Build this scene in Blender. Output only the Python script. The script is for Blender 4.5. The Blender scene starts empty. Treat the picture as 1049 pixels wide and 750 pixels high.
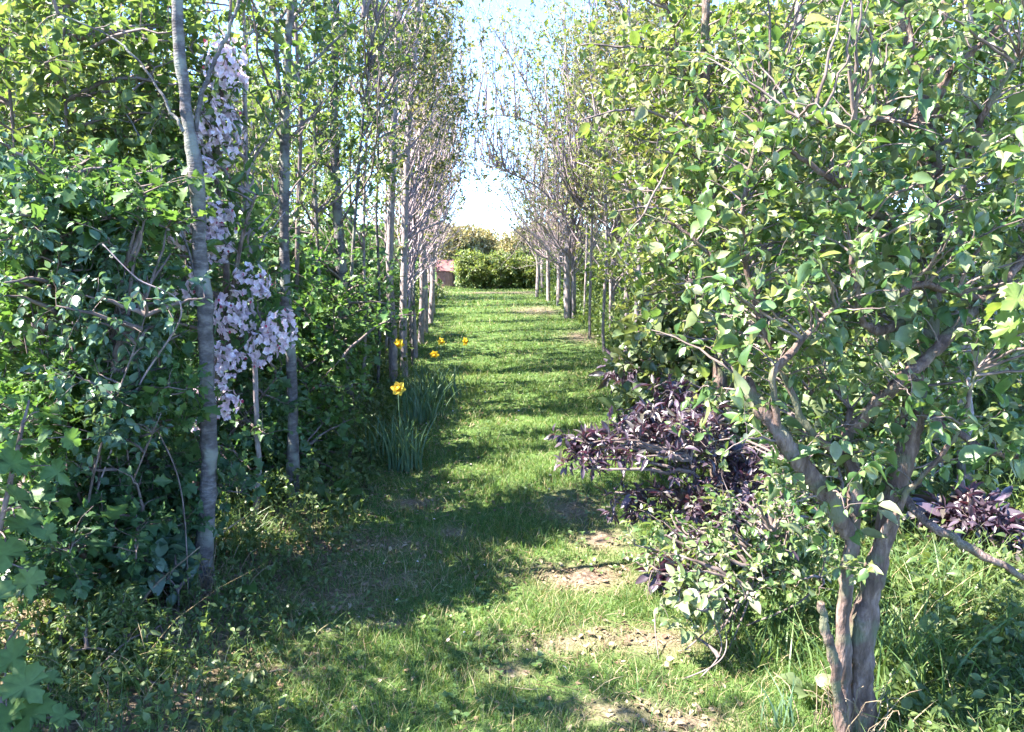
import bpy, math
import numpy as np
from mathutils import Vector

SC = bpy.context.scene
COL = SC.collection
R = math.radians
RNG = np.random.default_rng(11)

# ------------------------------------------------------------------ camera model
PW, PH, F = 1049.0, 750.0, 792.0
CAM = np.array([0.0, 0.0, 1.6])
TH = math.atan2(130.0, F)

def ray(px, py):
    xc = (px - PW / 2) / F
    yc = (PH / 2 - py) / F
    return np.array([xc, math.cos(TH) + yc * math.sin(TH), -math.sin(TH) + yc * math.cos(TH)])

def at(px, py, Y):
    d = ray(px, py)
    return CAM + d * (Y / d[1])

def gp(px, py, z=0.0):
    d = ray(px, py)
    return CAM + d * ((z - CAM[2]) / d[2])

# ------------------------------------------------------------------ ground shape
def path_centre(y):
    return 0.12 - 0.036 * np.maximum(y - 5.0, -4)

def path_half(y):
    return np.interp(y, [0, 3, 6, 10, 14, 20, 27], [0.95, 0.98, 1.0, 1.3, 1.5, 1.35, 1.3])

def hsin(x, y):
    return (np.sin(x * 1.7 + 0.6 * np.sin(y * 0.9)) * np.cos(y * 1.3 + x * 0.4) * 0.6
            + np.sin(x * 4.1 + y * 2.3 + 1.0) * 0.25 + np.sin(y * 5.3 - x * 3.1) * 0.15)

def gz(x, y):
    x = np.asarray(x, float); y = np.asarray(y, float)
    off = np.abs(x - path_centre(y)) - path_half(y)
    bank = np.clip(off / 1.2, 0, 1)
    z = 0.018 * hsin(x, y) + 0.06 * bank * bank * (3 - 2 * bank)
    far = np.clip((y - 30) / 60, 0, 1)
    return z + 0.5 * far * far

BARE = [  # world patches of thin, dry turf  (px, py, rx, ry)
    (365, 597, .34, .18), (320, 612, .34, .2), (255, 640, .3, .18), (300, 575, .3, .2), (600, 590, .30, .16), (560, 588, .2, .1), (635, 728, .2, .08), (705, 738, .16, .07),
    (425, 516, .16, .13), (395, 560, .22, .15), (585, 520, .2, .3), (655, 655, .28, .12), (575, 660, .18, .08),
    (330, 560, .25, .2), (210, 690, .35, .14), (620, 552, .2, .2), (520, 300, 2.0, .5), (550, 318, .6, 1.0), (600, 345, .4, .8),
    (465, 545, .1, .1), (280, 590, .25, .2), (520, 690, .1, .05), (400, 640, .1, .05)]
BARE_W = [(gp(a, b), c, d) for a, b, c, d in BARE]

def bare(x, y):
    x = np.asarray(x, float); y = np.asarray(y, float)
    m = np.zeros_like(x)
    for p, rx, ry in BARE_W:
        m = np.maximum(m, np.exp(-(((x - p[0]) / rx) ** 2 + ((y - p[1]) / ry) ** 2) * 1.1))
    n = 0.5 + 0.5 * np.sin(x * 9 + 2 * np.sin(y * 6)) * np.cos(y * 8 + np.sin(x * 7))
    m = m * (0.55 + 0.6 * n)
    return np.clip(m, 0, 1)

# ------------------------------------------------------------------ mesh builder
class MB:
    def __init__(s):
        s.v = []; s.n = 0; s.f = {3: [], 4: []}; s.m = {3: [], 4: []}
    def add(s, v, f, m=0):
        v = np.asarray(v, float).reshape(-1, 3)
        f = np.asarray(f, int)
        if len(f):
            k = f.shape[1]
            s.f[k].append(f + s.n)
            s.m[k].append(np.full(len(f), m, int))
        s.v.append(v); s.n += len(v)
        return s
    def more(s, f, base, m=0):
        f = np.asarray(f, int); k = f.shape[1]
        s.f[k].append(f + base); s.m[k].append(np.full(len(f), m, int))
    def build(s, name, mats, parent=None, smooth=True, origin=None):
        me = bpy.data.meshes.new(name)
        v = np.concatenate(s.v)
        if origin is not None:
            v = v - np.asarray(origin)
        f4 = np.concatenate(s.f[4]) if s.f[4] else np.zeros((0, 4), int)
        f3 = np.concatenate(s.f[3]) if s.f[3] else np.zeros((0, 3), int)
        mi = np.concatenate([np.concatenate(s.m[k]) if s.m[k] else np.zeros(0, int) for k in (4, 3)])
        loops = np.concatenate([f4.ravel(), f3.ravel()])
        tot = np.concatenate([np.full(len(f4), 4), np.full(len(f3), 3)])
        st = np.concatenate([[0], np.cumsum(tot)[:-1]]) if len(tot) else tot
        me.vertices.add(len(v)); me.vertices.foreach_set('co', v.ravel().astype(np.float32))
        me.loops.add(len(loops)); me.loops.foreach_set('vertex_index', loops.astype(np.int32))
        me.polygons.add(len(tot))
        me.polygons.foreach_set('loop_start', st.astype(np.int32))
        me.polygons.foreach_set('loop_total', tot.astype(np.int32))
        me.polygons.foreach_set('material_index', mi.astype(np.int32))
        me.polygons.foreach_set('use_smooth', np.full(len(tot), smooth))
        me.update(calc_edges=True)
        for m in (mats if isinstance(mats, (list, tuple)) else [mats]):
            me.materials.append(m)
        o = bpy.data.objects.new(name, me)
        COL.objects.link(o)
        if parent is not None:
            o.parent = parent
        return o

def tag(o, label=None, cat=None, group=None, kind=None):
    if label: o['label'] = label
    if cat: o['category'] = cat
    if group: o['group'] = group
    if kind: o['kind'] = kind
    return o

def thing(name, label, cat, loc=(0, 0, 0), rz=0.0, group=None, scale=1.0):
    o = bpy.data.objects.new(name, None)
    o.empty_display_size = 0.2
    COL.objects.link(o)
    o.location = tuple(loc); o.rotation_euler = (0, 0, rz); o.scale = (scale,) * 3
    return tag(o, label, cat, group)

def dup(root, loc, rz, label, group=None, scale=1.0):
    r = root.copy(); COL.objects.link(r)
    r.location = tuple(loc); r.rotation_euler = (0, 0, rz); r.scale = (scale,) * 3
    r['label'] = label
    if group: r['group'] = group
    elif 'group' in r: del r['group']
    for ch in list(root.children):
        c = ch.copy(); COL.objects.link(c); c.parent = r
        for g in list(ch.children):
            d = g.copy(); COL.objects.link(d); d.parent = c
    return r

# ------------------------------------------------------------------ vector helpers
def unit(a):
    return a / np.maximum(np.linalg.norm(a, axis=-1, keepdims=True), 1e-9)

def tubes(mb, P, Rr, S=5, m=0):
    """P (N,K,3), Rr (N,K): a bundle of tapering branches"""
    P = np.asarray(P, float); Rr = np.asarray(Rr, float)
    N, K, _ = P.shape
    T = unit(np.gradient(P, axis=1))
    mean = unit(P[:, -1] - P[:, 0])
    ref = np.where(np.abs(mean[:, 2:3]) > 0.8, np.array([[1.0, 0.13, 0]]), np.array([[0.1, 0, 1.0]]))
    U = unit(np.cross(T, ref[:, None, :])); V = np.cross(T, U)
    a = np.arange(S) / S * 2 * math.pi
    ring = P[:, :, None, :] + Rr[:, :, None, None] * (np.cos(a)[None, None, :, None] * U[:, :, None, :] + np.sin(a)[None, None, :, None] * V[:, :, None, :])
    idx = np.arange(N * K * S).reshape(N, K, S)
    q = np.stack([idx[:, :-1, :], np.roll(idx, -1, 2)[:, :-1, :], np.roll(idx, -1, 2)[:, 1:, :], idx[:, 1:, :]], -1).reshape(-1, 4)
    base = mb.n
    mb.add(ring.reshape(-1, 3), q, m)
    if S == 4 or S == 6 or S == 8:   # close the far end
        pass
    # cap the ends with a fan of triangles
    e = idx[:, -1, :]
    tri = np.stack([np.repeat(e[:, :1], S - 2, 1), e[:, 1:-1], e[:, 2:]], -1).reshape(-1, 3)
    mb.more(tri, base, m)

def smooth_poly(pts, n):
    pts = np.asarray(pts, float)
    p = np.vstack([2 * pts[0] - pts[1], pts, 2 * pts[-1] - pts[-2]])
    seg = len(pts) - 1
    u = np.linspace(0, seg, n); i = np.minimum(u.astype(int), seg - 1); t = (u - i)[:, None]
    a, b, c, d = p[i], p[i + 1], p[i + 2], p[i + 3]
    return 0.5 * ((2 * b) + (-a + c) * t + (2 * a - 5 * b + 4 * c - d) * t * t + (-a + 3 * b - 3 * c + d) * t ** 3)

def limb(rng, mb, pts, radii, S=12, gnarl=0.06, n=None, m=0, wig=0.0):
    """one woody stem with an uneven surface; returns its centre line and radii"""
    n = n or max(10, len(pts) * 8)
    P = smooth_poly(pts, n)
    u = np.linspace(0, 1, n)
    rr = np.interp(u, np.linspace(0, 1, len(radii)), radii)
    if wig:
        w = rng.normal(size=(n, 3)) * wig
        w = (w + np.roll(w, 1, 0) + np.roll(w, -1, 0)) / 3; w[0] = 0
        P = P + w
    rr2 = rr * (1 + gnarl * 1.1 * np.interp(np.arange(n), np.arange(0, n + 5, 4), rng.normal(size=len(np.arange(0, n + 5, 4)))) + gnarl * rng.normal(size=n) * 0.3)
    T = unit(np.gradient(P, axis=0))
    ref = np.array([1.0, 0.13, 0]) if abs(unit(P[-1] - P[0])[2]) > 0.75 else np.array([0.1, 0.0, 1.0])
    U = unit(np.cross(T, ref)); V = np.cross(T, U)
    a = np.arange(S) / S * 2 * math.pi
    lump = 1 + gnarl * rng.normal(size=(n, S)) * 0.7 + gnarl * 0.9 * np.sin(3 * a + rng.uniform(0, 6))[None, :]
    ring = P[:, None] + (rr2[:, None] * lump)[..., None] * (np.cos(a)[None, :, None] * U[:, None] + np.sin(a)[None, :, None] * V[:, None])
    idx = np.arange(n * S).reshape(n, S)
    q = np.stack([idx[:-1], np.roll(idx, -1, 1)[:-1], np.roll(idx, -1, 1)[1:], idx[1:]], -1).reshape(-1, 4)
    base = mb.n
    mb.add(ring.reshape(-1, 3), q, m)
    e = idx[-1]
    mb.more([[e[0], e[k], e[k + 1]] for k in range(1, S - 1)], base, m)
    return P, rr

def curves(rng, A, B, K=7, rise=0.12, wig=0.06):
    """branch centre lines from A to B that arch and wander"""
    L = np.linalg.norm(B - A, axis=1)
    Cc = (A + B) / 2 + np.array([0, 0, 1.0]) * (rise * L)[:, None] + rng.normal(size=A.shape) * (0.10 * L)[:, None]
    u = np.linspace(0, 1, K)[None, :, None]
    P = (1 - u) ** 2 * A[:, None] + 2 * u * (1 - u) * Cc[:, None] + u * u * B[:, None]
    w = rng.normal(size=P.shape) * (wig * L / K)[:, None, None]
    w[:, 0] = 0
    return P + w

# ------------------------------------------------------------------ leaf shapes: x across, y along, z out of the face
def leaf_shape(kind):
    if kind == 'dia':     # small folded leaf
        v = [(0, 0, 0), (.30, .45, .10), (0, 1, -.05), (-.30, .45, .10)]
        return np.array(v), np.array([(0, 1, 2), (0, 2, 3)]), None
    if kind in ('ovate', 'round', 'lance'):
        w = {'ovate': .31, 'round': .42, 'lance': .19}[kind]
        lo, hi = {'ovate': (.60, .42), 'round': (.66, .52), 'lance': (.55, .5)}[kind]
        v = [(0, 0, 0), (0, .36, -.02), (0, .62, -.04), (0, 1.02, -.15)]
        for s in (1, -1):
            v += [(s * w * lo, .12, .06), (s * w, .36, .085), (s * w * .86, .62, .05), (s * w * hi, .84, -.03)]
        q = [(0, 4, 5, 1), (1, 5, 6, 2), (2, 6, 7, 3), (0, 1, 9, 8), (1, 2, 10, 9), (2, 3, 11, 10)]
        return np.array(v), np.zeros((0, 3), int), np.array(q)
    if kind == 'lobe':    # hawthorn: three to five shallow lobes
        o = [(0, 0), (.16, .16), (.42, .30), (.24, .42), (.44, .62), (.22, .68), (.12, .88), (0, 1.0)]
    if kind == 'maple':   # sycamore or currant: five toothed lobes
        o = [(0, 0), (.10, -.10), (.34, -.13), (.30, .0), (.56, .10), (.50, .22), (.60, .36), (.46, .40), (.50, .58), (.36, .55), (.30, .66), (.26, .56), (.20, .72), (.22, .84), (.12, .88), (0, 1.05)]
    half = [(x, y, .10 * x - .10 * y * y + (.03 if k % 2 else -.03) * (kind == 'maple')) for k, (x, y) in enumerate(o)]
    n = len(half)
    v = [(0, .42, -.03)] + half + [(-x, y, z) for x, y, z in half[1:-1]]
    t = []
    for k in range(1, n):
        t.append((0, k, k + 1))
    left = [1] + list(range(n + 1, n + 1 + n - 2)) + [n]
    for a, b in zip(left[:-1], left[1:]):
        t.append((0, b, a))
    return np.array(v), np.array(t), None

SHAPES = {k: leaf_shape(k) for k in ('dia', 'ovate', 'round', 'lance', 'lobe', 'maple')}

def leaves(mb, kind, pos, d, nrm, size, m=0, bend=None):
    v, t, q = SHAPES[kind]
    d = unit(d); X = unit(np.cross(d, nrm)); Nn = np.cross(X, d)
    sx = size if np.ndim(size) else np.full(len(pos), size)
    L = v[None]
    if bend is not None:      # curl along the length, one amount each
        L = np.repeat(L, len(pos), 0).copy()
        L[:, :, 2] += bend[:, None] * L[:, :, 1] ** 2
        L[:, :, 2] += (np.abs(bend) * .8)[:, None] * np.abs(L[:, :, 0])
    out = pos[:, None] + sx[:, None, None] * (L[:, :, 0:1] * X[:, None] + L[:, :, 1:2] * d[:, None] + L[:, :, 2:3] * Nn[:, None])
    k = len(v); off = (np.arange(len(pos)) * k)[:, None, None]
    base = mb.n
    mb.add(out.reshape(-1, 3), (t[None] + off).reshape(-1, 3) if len(t) else np.zeros((0, 3), int), m)
    if q is not None:
        mb.more((q[None] + off).reshape(-1, 4), base, m)

def twig_leaves(rng, mb, P, kind, size, per, u0=.2, m=0, up=1.0, droop=.15, svar=.35, spread=.8, petiole=.25, curl=.16):
    """leaves along the branch lines P (N,K,3)"""
    N, K, _ = P.shape
    u = 1 - (1 - u0) * rng.uniform(0, 1, (N, per)) ** 1.6; u[:, 0] = 1.0
    x = u * (K - 1); i = np.minimum(x.astype(int), K - 2); f = (x - i)[..., None]
    row = np.arange(N)[:, None]
    p = P[row, i] * (1 - f) + P[row, i + 1] * f
    T = unit(P[row, i + 1] - P[row, i])
    d = unit(T * .55 + rng.normal(size=T.shape) * spread - np.array([0, 0, droop]))
    n = np.array([0, 0, up]) + rng.normal(size=T.shape) * .55
    s = size * np.exp(rng.normal(size=(N, per)) * svar)
    p = p.reshape(-1, 3); d = d.reshape(-1, 3); n = n.reshape(-1, 3); s = s.ravel()
    p = p + d * (s * petiole)[:, None]
    leaves(mb, kind, p, d, n, s, m, bend=rng.normal(size=len(p)) * curl - .05)

def ell(rng, blobs, n):
    """points inside a union of ellipsoids, blobs = [(centre, (rx,ry,rz))], more of them towards the outside"""
    vol = np.array([r[0] * r[1] * r[2] for _, r in blobs]); k = rng.choice(len(blobs), n, p=vol / vol.sum())
    d = unit(rng.normal(size=(n, 3))); r = rng.uniform(0, 1, n) ** (1 / 2.4)
    ph = rng.uniform(0, 6.28, 6)
    lump = np.sin(4.1 * d[:, 0] + ph[0]) * np.sin(3.7 * d[:, 2] + ph[1]) + .7 * np.sin(6.3 * d[:, 1] + ph[2] + 2.5 * d[:, 2]) * np.sin(5.9 * d[:, 0] + ph[3])
    r = r * (1 + .24 * lump) * np.exp(rng.normal(size=n) * .13)
    c = np.array([b[0] for b in blobs], float)[k]; rad = np.array([b[1] for b in blobs], float)[k]
    return c + d * r[:, None] * rad

def nearest(T, A, zpen=0.8):
    out = np.zeros(len(T), int)
    for s in range(0, len(T), 400):
        t = T[s:s + 400]
        D = np.linalg.norm(t[:, None] - A[None], axis=2) + zpen * np.maximum(0, A[None, :, 2] - t[:, None, 2] + .05)
        out[s:s + 400] = D.argmin(1)
    return out

def crown(rng, lines, env, n_sec, n_twig, twig_len, kind, size, per, sec_r=.008, twig_r=.0022, zpen=.8, rise=.12, up=1.0, droop=.15,
          leaf_m=1, svar=.35, keep_low=None, wig=.10, sec_max=9.0, twig_S=3):
    """branches that reach out from the limbs into the envelope, twigs on them and leaves on the twigs.
    slot 0 bark, slot leaf_m leaves"""
    mb = MB()
    A = np.concatenate([l for l in lines])
    T = ell(rng, env, n_sec)
    j = nearest(T, A, zpen)
    d = T - A[j]; L = np.linalg.norm(d, axis=1); T = A[j] + d * np.minimum(1, sec_max / np.maximum(L, 1e-6))[:, None]
    P = curves(rng, A[j], T, 9, rise, wig)
    L = np.linalg.norm(T - A[j], axis=1)
    r0 = np.clip(sec_r * (0.4 + L / max(L.mean(), 1e-3) * .6), twig_r, sec_r * 2)
    tubes(mb, P, r0[:, None] * np.linspace(1, .28, 9)[None], 5, 0)
    Bp = np.concatenate([P[:, 2:].reshape(-1, 3), A[::3]])
    T2 = ell(rng, env, n_twig)
    j = nearest(T2, Bp, zpen * .4)
    d = T2 - Bp[j]; L = np.linalg.norm(d, axis=1)
    ln = np.minimum(L, twig_len * rng.uniform(.5, 1.4, len(L)))
    T2 = Bp[j] + d * (ln / np.maximum(L, 1e-6))[:, None]
    P2 = curves(rng, Bp[j], T2, 5, rise, wig)
    tubes(mb, P2, np.full((len(P2), 1), twig_r) * np.linspace(1, .4, 5)[None], twig_S, 0)
    twig_leaves(rng, mb, P2, kind, size, per, .15, leaf_m, up, droop, svar)
    tl = P[:, 4:]
    twig_leaves(rng, mb, tl, kind, size, max(2, per // 2), .1, leaf_m, up, droop, svar)
    return mb

# ------------------------------------------------------------------ materials
def mat(name):
    m = bpy.data.materials.new(name); m.use_nodes = True
    nt = m.node_tree; nt.nodes.clear()
    out = nt.nodes.new('ShaderNodeOutputMaterial')
    return m, nt, out

def N(nt, t, **kw):
    n = nt.nodes.new(t)
    for k, v in kw.items():
        if k.startswith('i_'):
            n.inputs[k[2:].replace('_', ' ')].default_value = v
        else:
            setattr(n, k, v)
    return n

def ramp(nt, stops):
    r = nt.nodes.new('ShaderNodeValToRGB')
    el = r.color_ramp.elements
    while len(el) < len(stops): el.new(.5)
    for e, (p, c) in zip(el, stops):
        e.position = p; e.color = (*c, 1)
    return r

def leaf_mat(name, cols, trans=.4, tcol=(1.6, 1.6, .8), rough=.42, spec=.45, varobj=.12):
    """cols: three leaf colours picked at random per leaf; light also passes through the blade"""
    m, nt, out = mat(name)
    geo = N(nt, 'ShaderNodeNewGeometry'); oi = N(nt, 'ShaderNodeObjectInfo')
    r = ramp(nt, [(i / (len(cols) - 1), c) for i, c in enumerate(cols)])
    nt.links.new(geo.outputs['Random Per Island'], r.inputs['Fac'])
    tc = N(nt, 'ShaderNodeTexCoord'); nz = N(nt, 'ShaderNodeTexNoise'); nz.inputs['Scale'].default_value = 2.2; nz.inputs['Detail'].default_value = 2
    nt.links.new(tc.outputs['Object'], nz.inputs['Vector'])
    hs = N(nt, 'ShaderNodeHueSaturation')
    ma = N(nt, 'ShaderNodeMath', operation='MULTIPLY_ADD'); ma.inputs[1].default_value = .05; ma.inputs[2].default_value = .475
    nt.links.new(nz.outputs['Fac'], ma.inputs[0]); nt.links.new(ma.outputs[0], hs.inputs['Hue'])
    mv = N(nt, 'ShaderNodeMath', operation='MULTIPLY_ADD'); mv.inputs[1].default_value = varobj * 2; mv.inputs[2].default_value = 1 - varobj
    nt.links.new(oi.outputs['Random'], mv.inputs[0])
    n2 = N(nt, 'ShaderNodeTexNoise'); n2.inputs['Scale'].default_value = 70; n2.inputs['Detail'].default_value = 3
    nt.links.new(tc.outputs['Object'], n2.inputs['Vector'])
    m2 = N(nt, 'ShaderNodeMath', operation='MULTIPLY_ADD'); m2.inputs[1].default_value = .7; m2.inputs[2].default_value = .65
    nt.links.new(n2.outputs['Fac'], m2.inputs[0])
    m3 = N(nt, 'ShaderNodeMath', operation='MULTIPLY'); nt.links.new(m2.outputs[0], m3.inputs[0]); nt.links.new(mv.outputs[0], m3.inputs[1])
    nt.links.new(m3.outputs[0], hs.inputs['Value'])
    nt.links.new(r.outputs['Color'], hs.inputs['Color'])
    b = N(nt, 'ShaderNodeBsdfPrincipled'); b.inputs['Roughness'].default_value = rough; b.inputs['Specular IOR Level'].default_value = spec
    nt.links.new(hs.outputs['Color'], b.inputs['Base Color'])
    t = N(nt, 'ShaderNodeBsdfTranslucent')
    mx = N(nt, 'ShaderNodeMix', data_type='RGBA', blend_type='MULTIPLY'); mx.inputs['Factor'].default_value = 1
    nt.links.new(hs.outputs['Color'], mx.inputs['A']); mx.inputs['B'].default_value = (*tcol, 1)
    nt.links.new(mx.outputs['Result'], t.inputs['Color'])
    s = N(nt, 'ShaderNodeMixShader'); s.inputs['Fac'].default_value = trans
    nt.links.new(b.outputs[0], s.inputs[1]); nt.links.new(t.outputs[0], s.inputs[2])
    nt.links.new(s.outputs[0], out.inputs['Surface'])
    return m

def bark_mat(name, c1, c2, c3, scale=18, stretch=(1, 1, .25), bump=.5, moss=None):
    m, nt, out = mat(name)
    tc = N(nt, 'ShaderNodeTexCoord'); mp = N(nt, 'ShaderNodeMapping'); mp.inputs['Scale'].default_value = stretch
    nt.links.new(tc.outputs['Object'], mp.inputs['Vector'])
    nz = N(nt, 'ShaderNodeTexNoise'); nz.inputs['Scale'].default_value = scale; nz.inputs['Detail'].default_value = 6; nz.inputs['Roughness'].default_value = .65
    nt.links.new(mp.outputs[0], nz.inputs['Vector'])
    r = ramp(nt, [(.32, c1), (.5, c2), (.68, c3)])
    nt.links.new(nz.outputs['Fac'], r.inputs['Fac'])
    col = r.outputs['Color']
    n2 = N(nt, 'ShaderNodeTexNoise'); n2.inputs['Scale'].default_value = scale * 3.2; n2.inputs['Detail'].default_value = 4
    nt.links.new(mp.outputs[0], n2.inputs['Vector'])
    if moss:
        n3 = N(nt, 'ShaderNodeTexNoise'); n3.inputs['Scale'].default_value = 9
        nt.links.new(tc.outputs['Object'], n3.inputs['Vector'])
        rr = ramp(nt, [(.5, (0, 0, 0)), (.62, (1, 1, 1))]); nt.links.new(n3.outputs['Fac'], rr.inputs['Fac'])
        mx = N(nt, 'ShaderNodeMix', data_type='RGBA'); mx.inputs['B'].default_value = (*moss, 1)
        nt.links.new(rr.outputs['Color'], mx.inputs['Factor']); nt.links.new(col, mx.inputs['A']); col = mx.outputs['Result']
    b = N(nt, 'ShaderNodeBsdfPrincipled'); b.inputs['Roughness'].default_value = .8; b.inputs['Specular IOR Level'].default_value = .25
    nt.links.new(col, b.inputs['Base Color'])
    bp = N(nt, 'ShaderNodeBump'); bp.inputs['Strength'].default_value = bump; bp.inputs['Distance'].default_value = .01
    ad = N(nt, 'ShaderNodeMath', operation='ADD'); nt.links.new(nz.outputs['Fac'], ad.inputs[0]); nt.links.new(n2.outputs['Fac'], ad.inputs[1])
    nt.links.new(ad.outputs[0], bp.inputs['Height']); nt.links.new(bp.outputs[0], b.inputs['Normal'])
    nt.links.new(b.outputs[0], out.inputs['Surface'])
    return m

def plain_mat(name, col, rough=.6, noise=.0, scale=20):
    m, nt, out = mat(name)
    b = N(nt, 'ShaderNodeBsdfPrincipled'); b.inputs['Roughness'].default_value = rough; b.inputs['Base Color'].default_value = (*col, 1)
    if noise:
        tc = N(nt, 'ShaderNodeTexCoord'); nz = N(nt, 'ShaderNodeTexNoise'); nz.inputs['Scale'].default_value = scale; nz.inputs['Detail'].default_value = 5
        nt.links.new(tc.outputs['Object'], nz.inputs['Vector'])
        lo = tuple(c * (1 - noise) for c in col); hi = tuple(min(1, c * (1 + noise)) for c in col)
        r = ramp(nt, [(.35, lo), (.65, hi)]); nt.links.new(nz.outputs['Fac'], r.inputs['Fac']); nt.links.new(r.outputs['Color'], b.inputs['Base Color'])
    nt.links.new(b.outputs[0], out.inputs['Surface'])
    return m

M = {}
M['grey_bark'] = bark_mat('grey_bark', (.052, .045, .044), (.102, .09, .09), (.20, .182, .178), 20, (.8, .8, 1.9), .6, (.20, .20, .17))
M['pale_bark'] = bark_mat('pale_bark', (.15, .12, .115), (.27, .22, .215), (.41, .345, .335), 22, (1, 1, .6), .4)
M['brown_bark'] = bark_mat('brown_bark', (.05, .033, .028), (.125, .084, .07), (.26, .19, .165), 30, (1, 1, .32), 1.0, (.12, .12, .075))
M['twig'] = bark_mat('twig', (.08, .058, .052), (.15, .115, .105), (.25, .195, .18), 12, (1, 1, 1), .2)
M['pink_twig'] = bark_mat('pink_twig', (.18, .135, .14), (.29, .23, .24), (.40, .33, .34), 9, (1, 1, 1), .2)
M['dead_stem'] = bark_mat('dead_stem', (.12, .085, .055), (.21, .16, .105), (.30, .24, .17), 15, (1, 1, .4), .3)
M['hawthorn_leaf'] = leaf_mat('hawthorn_leaf', [(.055, .115, .036), (.08, .155, .045), (.125, .205, .06)], .38)
M['dark_leaf'] = leaf_mat('dark_leaf', [(.045, .10, .045), (.065, .135, .055), (.095, .17, .065)], .36)
M['blue_leaf'] = leaf_mat('blue_leaf', [(.06, .125, .075), (.09, .165, .10), (.14, .21, .14)], .28, (1.6, 1.6, .7), .40, .55)
M['bright_leaf'] = leaf_mat('bright_leaf', [(.078, .132, .042), (.115, .17, .055), (.18, .225, .085)], .42)
M['apple_leaf'] = leaf_mat('apple_leaf', [(.055, .115, .036), (.085, .158, .05), (.135, .20, .07), (.20, .245, .11), (.26, .275, .19)], .38, (1.7, 1.6, .8), .38, .6)
M['yellow_leaf'] = leaf_mat('yellow_leaf', [(.10, .165, .038), (.145, .205, .05), (.20, .24, .085), (.25, .24, .15)], .40)
M['pale_leaf'] = leaf_mat('pale_leaf', [(.10, .155, .065), (.15, .20, .09), (.23, .26, .15)], .32, (1.5, 1.4, .7), .35, .6)
M['hedge_leaf'] = leaf_mat('hedge_leaf', [(.12, .165, .05), (.17, .215, .065), (.24, .27, .10)], .35)
M['spring_leaf'] = leaf_mat('spring_leaf', [(.08, .115, .035), (.13, .16, .05), (.18, .19, .08), (.20, .16, .13)], .38)
M['purple_leaf'] = leaf_mat('purple_leaf', [(.030, .020, .031), (.055, .038, .055), (.11, .08, .105), (.075, .07, .045)], .18, (2.0, .7, 1.0), .36, .7)
M['big_leaf'] = leaf_mat('big_leaf', [(.07, .14, .045), (.10, .18, .055), (.14, .22, .07)], .36, rough=.5)
M['dock_leaf'] = leaf_mat('dock_leaf', [(.06, .13, .03), (.08, .155, .035), (.11, .17, .04)], .35)
M['hill_leaf'] = leaf_mat('hill_leaf', [(.24, .25, .11), (.30, .28, .13), (.35, .29, .17), (.38, .33, .21)], .3, (1.3, 1.2, .6), .6, .2)
M['bulb_leaf'] = leaf_mat('bulb_leaf', [(.075, .145, .085), (.11, .19, .11), (.16, .24, .14)], .28, (1.6, 1.5, .6), .4, .5)
M['petal'] = leaf_mat('petal', [(.68, .48, .57), (.77, .62, .68), (.84, .77, .80)], .35, (1, 1, 1), .6, .2, 0)
M['bud'] = plain_mat('bud', (.45, .06, .12), .5)
M['daffodil_petal'] = leaf_mat('daffodil_petal', [(.78, .58, .04), (.82, .64, .08)], .3, (1, 1, .6), .5, .2, 0)
M['daffodil_trumpet'] = leaf_mat('daffodil_trumpet', [(.78, .44, .02), (.80, .50, .03)], .3, (1, 1, .6), .5, .2, 0)
M['white_petal'] = plain_mat('white_petal', (.75, .75, .72), .6)
M['grass'] = leaf_mat('grass', [(.060, .128, .031), (.092, .168, .042), (.132, .20, .056), (.20, .226, .085)], .38, (1.45, 1.5, .75), .5, .35, 0)
M['straw'] = leaf_mat('straw', [(.24, .19, .10), (.33, .27, .15), (.42, .36, .22)], .25, (1.2, 1.1, .8), .6, .25, 0)
M['rough_grass'] = leaf_mat('rough_grass', [(.065, .125, .036), (.10, .17, .05), (.16, .225, .075)], .36, (1.6, 1.5, .6), .42, .45, 0)
M['shed_wall'] = plain_mat('shed_wall', (.27, .155, .14), .75, .18, 8)
M['shed_roof'] = plain_mat('shed_roof', (.20, .085, .08), .75, .2, 9)
M['shed_trim_shade'] = plain_mat('shed_trim_shade', (.07, .045, .04), .8, .2, 9)
M['litter'] = leaf_mat('litter', [(.14, .09, .06), (.24, .17, .11), (.36, .29, .2)], .15, (1, 1, 1), .7, .2, 0)

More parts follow.
